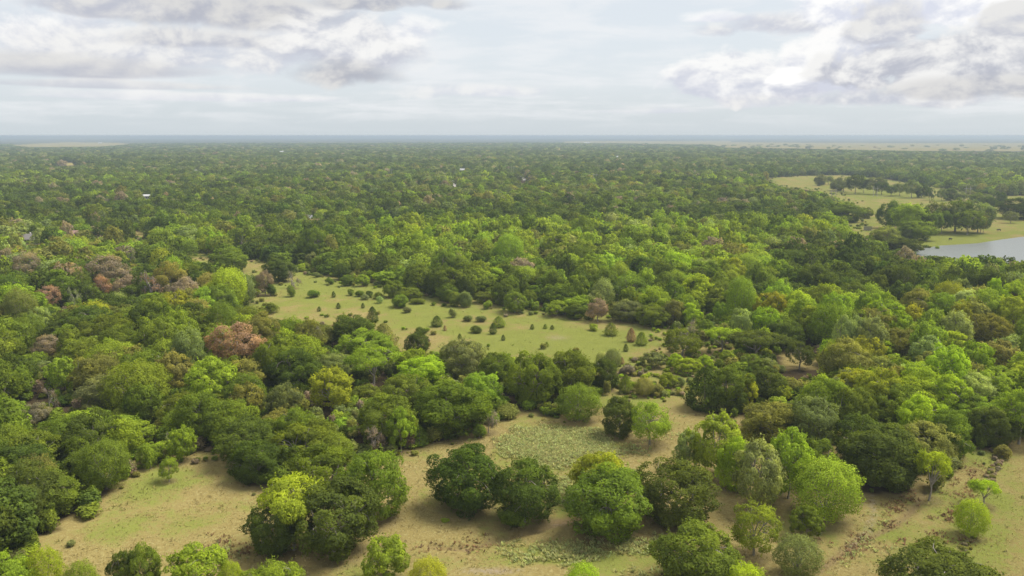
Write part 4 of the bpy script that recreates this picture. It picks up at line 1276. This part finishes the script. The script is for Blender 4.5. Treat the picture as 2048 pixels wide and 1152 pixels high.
# ------------------------------------------------------------------ masses: the rest of the wood, brush, weeds
def scatter_object(name, X, Y, Z, proto, rot, scl, tint, label):
    me = bpy.data.meshes.new(name)
    me.vertices.add(len(X)); me.vertices.foreach_set('co', np.stack([X, Y, Z], 1).astype(np.float32).ravel())
    set_attr(me, 'shape_id', 'INT', proto.astype(np.int32))
    set_attr(me, 'turn', 'FLOAT_VECTOR', rot.astype(np.float32))
    set_attr(me, 'size', 'FLOAT_VECTOR', scl.astype(np.float32))
    set_attr(me, 'tint', 'FLOAT_VECTOR', tint.astype(np.float32))
    me.update()
    o = new_obj(name, me)
    ng = bpy.data.node_groups.new(name + '_nodes', 'GeometryNodeTree')
    ng.interface.new_socket('Geometry', in_out='INPUT', socket_type='NodeSocketGeometry')
    ng.interface.new_socket('Geometry', in_out='OUTPUT', socket_type='NodeSocketGeometry')
    N, L = ng.nodes, ng.links
    gi = N.new('NodeGroupInput'); go = N.new('NodeGroupOutput')
    ci = N.new('GeometryNodeCollectionInfo'); ci.inputs['Collection'].default_value = LODCOL
    ci.inputs['Separate Children'].default_value = True; ci.inputs['Reset Children'].default_value = True
    iop = N.new('GeometryNodeInstanceOnPoints'); iop.inputs['Pick Instance'].default_value = True

    def na(nm, typ):
        q = N.new('GeometryNodeInputNamedAttribute'); q.data_type = typ; q.inputs['Name'].default_value = nm
        return q.outputs['Attribute']
    L.new(gi.outputs[0], iop.inputs['Points']); L.new(ci.outputs[0], iop.inputs['Instance'])
    L.new(na('shape_id', 'INT'), iop.inputs['Instance Index'])
    e2r = N.new('FunctionNodeEulerToRotation'); L.new(na('turn', 'FLOAT_VECTOR'), e2r.inputs[0]); L.new(e2r.outputs[0], iop.inputs['Rotation'])
    L.new(na('size', 'FLOAT_VECTOR'), iop.inputs['Scale'])
    L.new(iop.outputs[0], go.inputs[0])
    o.modifiers.new('scatter', 'NODES').node_group = ng
    tag(o, label, None, None, 'stuff')
    return o


def wood_mass():
    rest = np.where(~is_ind)[0]
    X, Y, r, h = WX[rest], WY[rest], WR[rest], WH_[rest]
    dist = np.hypot(X, Y)
    n = len(X)
    rng = np.random.default_rng(9)
    tint = np.array([tint_vec(rng, c, .2) for c in WT[rest]])
    sid = np.empty(n, int)
    for i in range(n):
        T = NEAR_L if dist[i] < 330 else MID_L if dist[i] < 1000 else FAR_L
        L = T[WK[rest[i]]]; sid[i] = L[int(rng.integers(len(L)))]
    rot = np.zeros((n, 3)); rot[:, 2] = rng.uniform(0, 6.283, n)
    scl = np.stack([2 * r * 1.06, 2 * r * 1.06, h / .97], 1)
    Z = ground_z(X, Y)
    # understorey: bushes filling the gaps in the near wood and along its edges
    m = 20000
    a = rng.uniform(-math.radians(40), math.radians(40), m); d = np.sqrt(rng.uniform(95 ** 2, 520 ** 2, m))
    bx, by = d * np.sin(a), d * np.cos(a); br = rng.uniform(.9, 2.6, m); bh = rng.uniform(1.4, 4.2, m)
    px, py = project(bx, by, 0 * bx); tx_, ty_ = project(bx, by, bh)
    ok = np.ones(m, bool)
    for poly in SEEN[:6]:
        P = np.array(poly, float); ok &= ~inside(P, px, py) & ~inside(P, tx_, ty_)
    ok &= ~inside(LAKE_W, bx, by) & ~((py > 1145) & (tx_ > 150))
    bx, by, br, bh = bx[ok], by[ok], br[ok], bh[ok]; k = len(bx)
    bc = rng.choice(['mid', 'olive', 'grey', 'light', 'tan', 'dark'], k, p=[.34, .18, .16, .14, .06, .12])
    bt = np.array([tint_vec(rng, c, .2) for c in bc])
    bs = np.array([NEAR_L['shrub'][int(q)] for q in rng.integers(0, 2, k)])
    brot = np.zeros((k, 3)); brot[:, 2] = rng.uniform(0, 6.283, k)
    X = np.concatenate([X, bx]); Y = np.concatenate([Y, by]); Z = np.concatenate([Z, ground_z(bx, by)])
    sid = np.concatenate([sid, bs]); rot = np.vstack([rot, brot]); scl = np.vstack([scl, np.stack([2 * br, 2 * br, bh], 1)]); tint = np.vstack([tint, bt])
    scatter_object('far_woodland', X, Y, Z, sid, rot, scl, tint, 'dense green woodland stretching to the horizon')
    print('wood instances', len(X), 'individual plants', len(plants))


wood_mass()


def in_px(P, x, y):
    px, py = project(x, y, 0 * x)
    return inside(np.array(P, float), px, py)


def brush_mass():
    """low dry brush in the gap, along the wood edge and the fence line"""
    rng = np.random.default_rng(19)
    areas = [([(860, 745), (930, 730), (1000, 770), (1010, 830), (960, 868), (900, 830)], 170, (.5, 1.5), ['tan', 'olive', 'grey', 'sage', 'tan']),
             ([(1235, 735), (1300, 700), (1460, 700), (1440, 745), (1390, 795), (1300, 800), (1240, 790)], 240, (.35, 1.1), ['light', 'olive', 'lime', 'tan', 'grey']),
             ([(1978, 900), (2000, 900), (2004, 925), (1985, 965), (1968, 965), (1985, 925)], 60, (.25, .6), ['tan', 'tan', 'olive']),
             ([(1300, 640), (1420, 660), (1440, 700), (1300, 700)], 70, (.3, .9), ['light', 'olive', 'lime', 'tan']),
             ([(1920, 1075), (1950, 1075), (1935, 1125), (1915, 1115)], 16, (.25, .5), ['tan', 'olive']),
             ([(280, 900), (340, 905), (420, 880), (470, 900), (470, 925), (330, 935)], 30, (.3, .9), ['mid', 'olive', 'tan']),
             ([(600, 545), (700, 562), (800, 575), (800, 585), (640, 560)], 50, (.5, 1.2), ['mid', 'olive', 'grey', 'light'])]
    X, Y, S, T = [], [], [], []
    for poly, n, (a, b), tl in areas:
        P = poly_world(poly); lo, hi = P.min(0), P.max(0); c = 0
        while c < n:
            x, y = rng.uniform(lo, hi)
            if inside(P, np.array([x]), np.array([y]))[0]:
                s = rng.uniform(a, b); X.append(x); Y.append(y); S.append((2 * s, 2 * s, s * rng.uniform(.9, 1.7))); T.append(tint_vec(rng, tl[int(rng.integers(len(tl)))], .2)); c += 1
    # ragged margins of the open ground
    for poly, step, wid, (a, b), tl in ((FIELD, 1.5, 5.0, (.3, 1.25), ['mid', 'olive', 'grey', 'light', 'olive', 'tan']), (FRONT[1:-1], 2.0, 1.6, (.25, .85), ['mid', 'olive', 'grey', 'olive']),
                                        (MEADOW[:1] + MEADOW[11:], 3.0, 6.0, (.6, 1.6), ['mid', 'olive', 'grey', 'light']), (MEADOW[:6], 3.0, 6.0, (.6, 1.8), ['grey', 'dark', 'grey'])):
        W = poly_world(poly)
        for i in range(len(W) - 1):
            L = np.linalg.norm(W[i + 1] - W[i])
            for _ in range(int(L / step)):
                q = W[i] + (W[i + 1] - W[i]) * rng.random() + rng.normal(size=2) * wid
                if wnoise(q[0], q[1], 26) + rng.normal() * .4 < -.1: continue
                s_ = rng.uniform(a, b); X.append(q[0]); Y.append(q[1]); S.append((2 * s_, 2 * s_, s_ * rng.uniform(.8, 1.7))); T.append(tint_vec(rng, tl[int(rng.integers(len(tl)))], .25))
    X = np.array(X); Y = np.array(Y); n = len(X)
    rot = np.zeros((n, 3)); rot[:, 2] = rng.uniform(0, 6.283, n)
    sid = np.array([NEAR_L['shrub'][int(q)] for q in rng.integers(0, 2, n)])
    scatter_object('low_brush', X, Y, ground_z(X, Y), sid, rot, np.array(S), np.array(T), 'dry grey and green brush along the wood edge and shrubby gap')


brush_mass()


def weeds(name, label, X, Y, hgt, tint, per=4):
    """small upright leaves, all in one mesh"""
    rng = np.random.default_rng(len(X))
    n = len(X)
    Z = ground_z(X, Y)
    ang = rng.uniform(0, 6.283, (n, per)); lean = rng.uniform(.5, 1.8, (n, per)); H = hgt[:, None] * rng.uniform(.6, 1.2, (n, per))
    bx = X[:, None] + rng.normal(size=(n, per)) * hgt[:, None] * .3; by = Y[:, None] + rng.normal(size=(n, per)) * hgt[:, None] * .3
    dx, dy = np.cos(ang), np.sin(ang); w = H * .30
    z0 = Z[:, None] + 0 * bx
    p0 = np.stack([bx, by, z0], -1)
    p2 = np.stack([bx + dx * H * lean, by + dy * H * lean, z0 + H], -1)
    mid = (p0 * .4 + p2 * .6); sd_ = np.stack([-dy * w, dx * w, 0 * w], -1)
    V = np.stack([p0, mid + sd_, p2, mid - sd_], 2).reshape(-1, 3)
    F = np.arange(len(V)).reshape(-1, 4)
    m, t, out = mat_new(name)
    col = t.attr('weed_tint').outputs['Color']
    d = t.n.new('ShaderNodeBsdfDiffuse'); t.l.new(col, d.inputs[0])
    tr = t.n.new('ShaderNodeBsdfTranslucent'); t.l.new(col, tr.inputs[0])
    mx = t.n.new('ShaderNodeMixShader'); mx.inputs[0].default_value = .45; t.l.new(d.outputs[0], mx.inputs[1]); t.l.new(tr.outputs[0], mx.inputs[2])
    t.l.new(mx.outputs[0], out.inputs[0])
    me = mesh_np(name, V, F, [m])
    tv = np.repeat(tint, per * 4, 0) * rng.uniform(.75, 1.25, (n * per, 1)).repeat(4, 0)
    set_attr(me, 'weed_tint', 'FLOAT_COLOR', np.column_stack([tv, np.ones(len(tv))]).astype(np.float32))
    tag(new_obj(name, me), label, None, None, 'stuff')


def pick(rng, n, poly, thin=None, soft=2.5):
    P = poly_world(poly); lo, hi = P.min(0) - soft, P.max(0) + soft
    X = rng.uniform(lo[0], hi[0], n * 4); Y = rng.uniform(lo[1], hi[1], n * 4)
    sg = np.where(inside(P, X, Y), 1, -1) * seg_dist(P, X, Y)
    ok = sstep(sg + 1.2 * wnoise(X, Y, 9), -soft, soft) > rng.random(len(X))
    if thin is not None: ok &= thin(X, Y) > rng.random(len(X))
    X, Y = X[ok][:n], Y[ok][:n]
    return X, Y


def ground_plants():
    rng = np.random.default_rng(41)

    def edge(X, Y): return np.clip(.45 + .75 * wnoise(X, Y, 11) + .3 * wnoise(X, Y, 4), 0, 1)
    pats = [([(1000, 880), (1030, 862), (1090, 858), (1180, 862), (1225, 895), (1230, 915), (1170, 925), (1120, 940), (1050, 920), (1010, 905)], 8000),
            ([(1110, 935), (1180, 930), (1150, 1000), (1140, 1020), (1105, 1010)], 900), ([(1000, 1085), (1310, 1080), (1320, 1150), (1060, 1130)], 1700),
            ([(1250, 930), (1290, 930), (1285, 960), (1250, 960)], 250), ([(1335, 840), (1360, 830), (1360, 870), (1340, 890)], 200), ([(1700, 1090), (1790, 1055), (1770, 1090), (1680, 1125)], 350),
            ([(1220, 900), (1280, 890), (1290, 920), (1230, 925)], 300), ([(430, 1090), (470, 1080), (480, 1110), (440, 1110)], 120)]
    X, Y = [], []
    for i, (p, n) in enumerate(pats):
        x, y = pick(rng, n, p, (lambda a, b: .35 + .65 * edge(a, b)) if i == 0 else edge); X.append(x); Y.append(y)
    X, Y = np.concatenate(X), np.concatenate(Y); n = len(X)
    base = np.array([.40, .41, .15]) * rng.uniform(.7, 1.2, (n, 1)) * (1 + rng.uniform(-.1, .1, (n, 3)))
    weeds('pale_weeds', 'patch of pale green broadleaf weeds in the front clearing', X, Y, rng.uniform(.18, .42, n), base, 5)
    # dry rusty weeds along the ditch and in the pasture corner
    pats = [([(1800, 1060), (1900, 1020), (1930, 1060), (1890, 1085), (1790, 1080)], 700), ([(1680, 1085), (1790, 1050), (1800, 1070), (1680, 1110)], 350), ([(1900, 950), (1960, 930), (1940, 1000), (1880, 990)], 350),
            ([(800, 1090), (900, 1085), (1000, 1075), (1000, 1100), (860, 1105)], 110), ([(1400, 835), (1500, 850), (1500, 905), (1470, 900)], 260), ([(430, 1070), (510, 1060), (510, 1100), (450, 1110)], 200), ([(1780, 1010), (1850, 980), (1860, 1010), (1790, 1050)], 400)]
    X, Y = [], []
    for p, n in pats:
        x, y = pick(rng, n, p, edge); X.append(x); Y.append(y)
    X, Y = np.concatenate(X), np.concatenate(Y); n = len(X)
    base = np.array([.24, .15, .075]) * rng.uniform(.6, 1.3, (n, 1)) * (1 + rng.uniform(-.1, .1, (n, 3)))
    weeds('rusty_weeds', 'rusty brown dry weeds along the ditch and pasture', X, Y, rng.uniform(.15, .4, n), base, 5)
    # short grass of the clearings
    x1, y1 = pick(rng, 26000, [(-60, 1200), (120, 1080), (270, 940), (440, 890), (800, 905), (1190, 800), (1500, 860), (1700, 960), (1930, 900), (2120, 890), (2150, 1200)], lambda a, b: .3 + .7 * edge(a, b))
    ok = in_px(FRONT, x1, y1); x1, y1 = x1[ok], y1[ok]
    x2, y2 = pick(rng, 14000, FIELD, lambda a, b: .3 + .7 * edge(a, b))
    X, Y = np.concatenate([x1, x2]), np.concatenate([y1, y2]); n = len(X)
    g = np.clip(.5 + .6 * wnoise(X, Y, 23) + rng.normal(size=n) * .3 + np.where(np.arange(n) < len(x1), -.35, .3), 0, 1)[:, None]
    base = (np.array([.29, .235, .095]) * (1 - g) + np.array([.18, .195, .042]) * g) * rng.uniform(.65, 1.15, (n, 1))
    weeds('short_grass', 'short dry and green grass of the clearings', X, Y, rng.uniform(.07, .18, n) * np.where(rng.random(n) < .06, 2.2, 1), base * 1.25, 3)


ground_plants()


# ------------------------------------------------------------------ haze
def haze():
    R = 47000.0
    o = Shape().box((0, 0, 25.4), (2 * R, 2 * R, 71)).build('haze', HAZEM)
    tag(o, 'thin bluish summer haze over the whole landscape', None, None, 'stuff')


HAZEM, _t, _out = mat_new('haze')
_pv = _t.n.new('ShaderNodeVolumePrincipled')
_pv.inputs['Color'].default_value = (.46, .545, .66, 1); _pv.inputs['Density'].default_value = 1.75e-4; _pv.inputs['Anisotropy'].default_value = 0.1
_t.l.new(_pv.outputs[0], _out.inputs['Volume'])
haze()
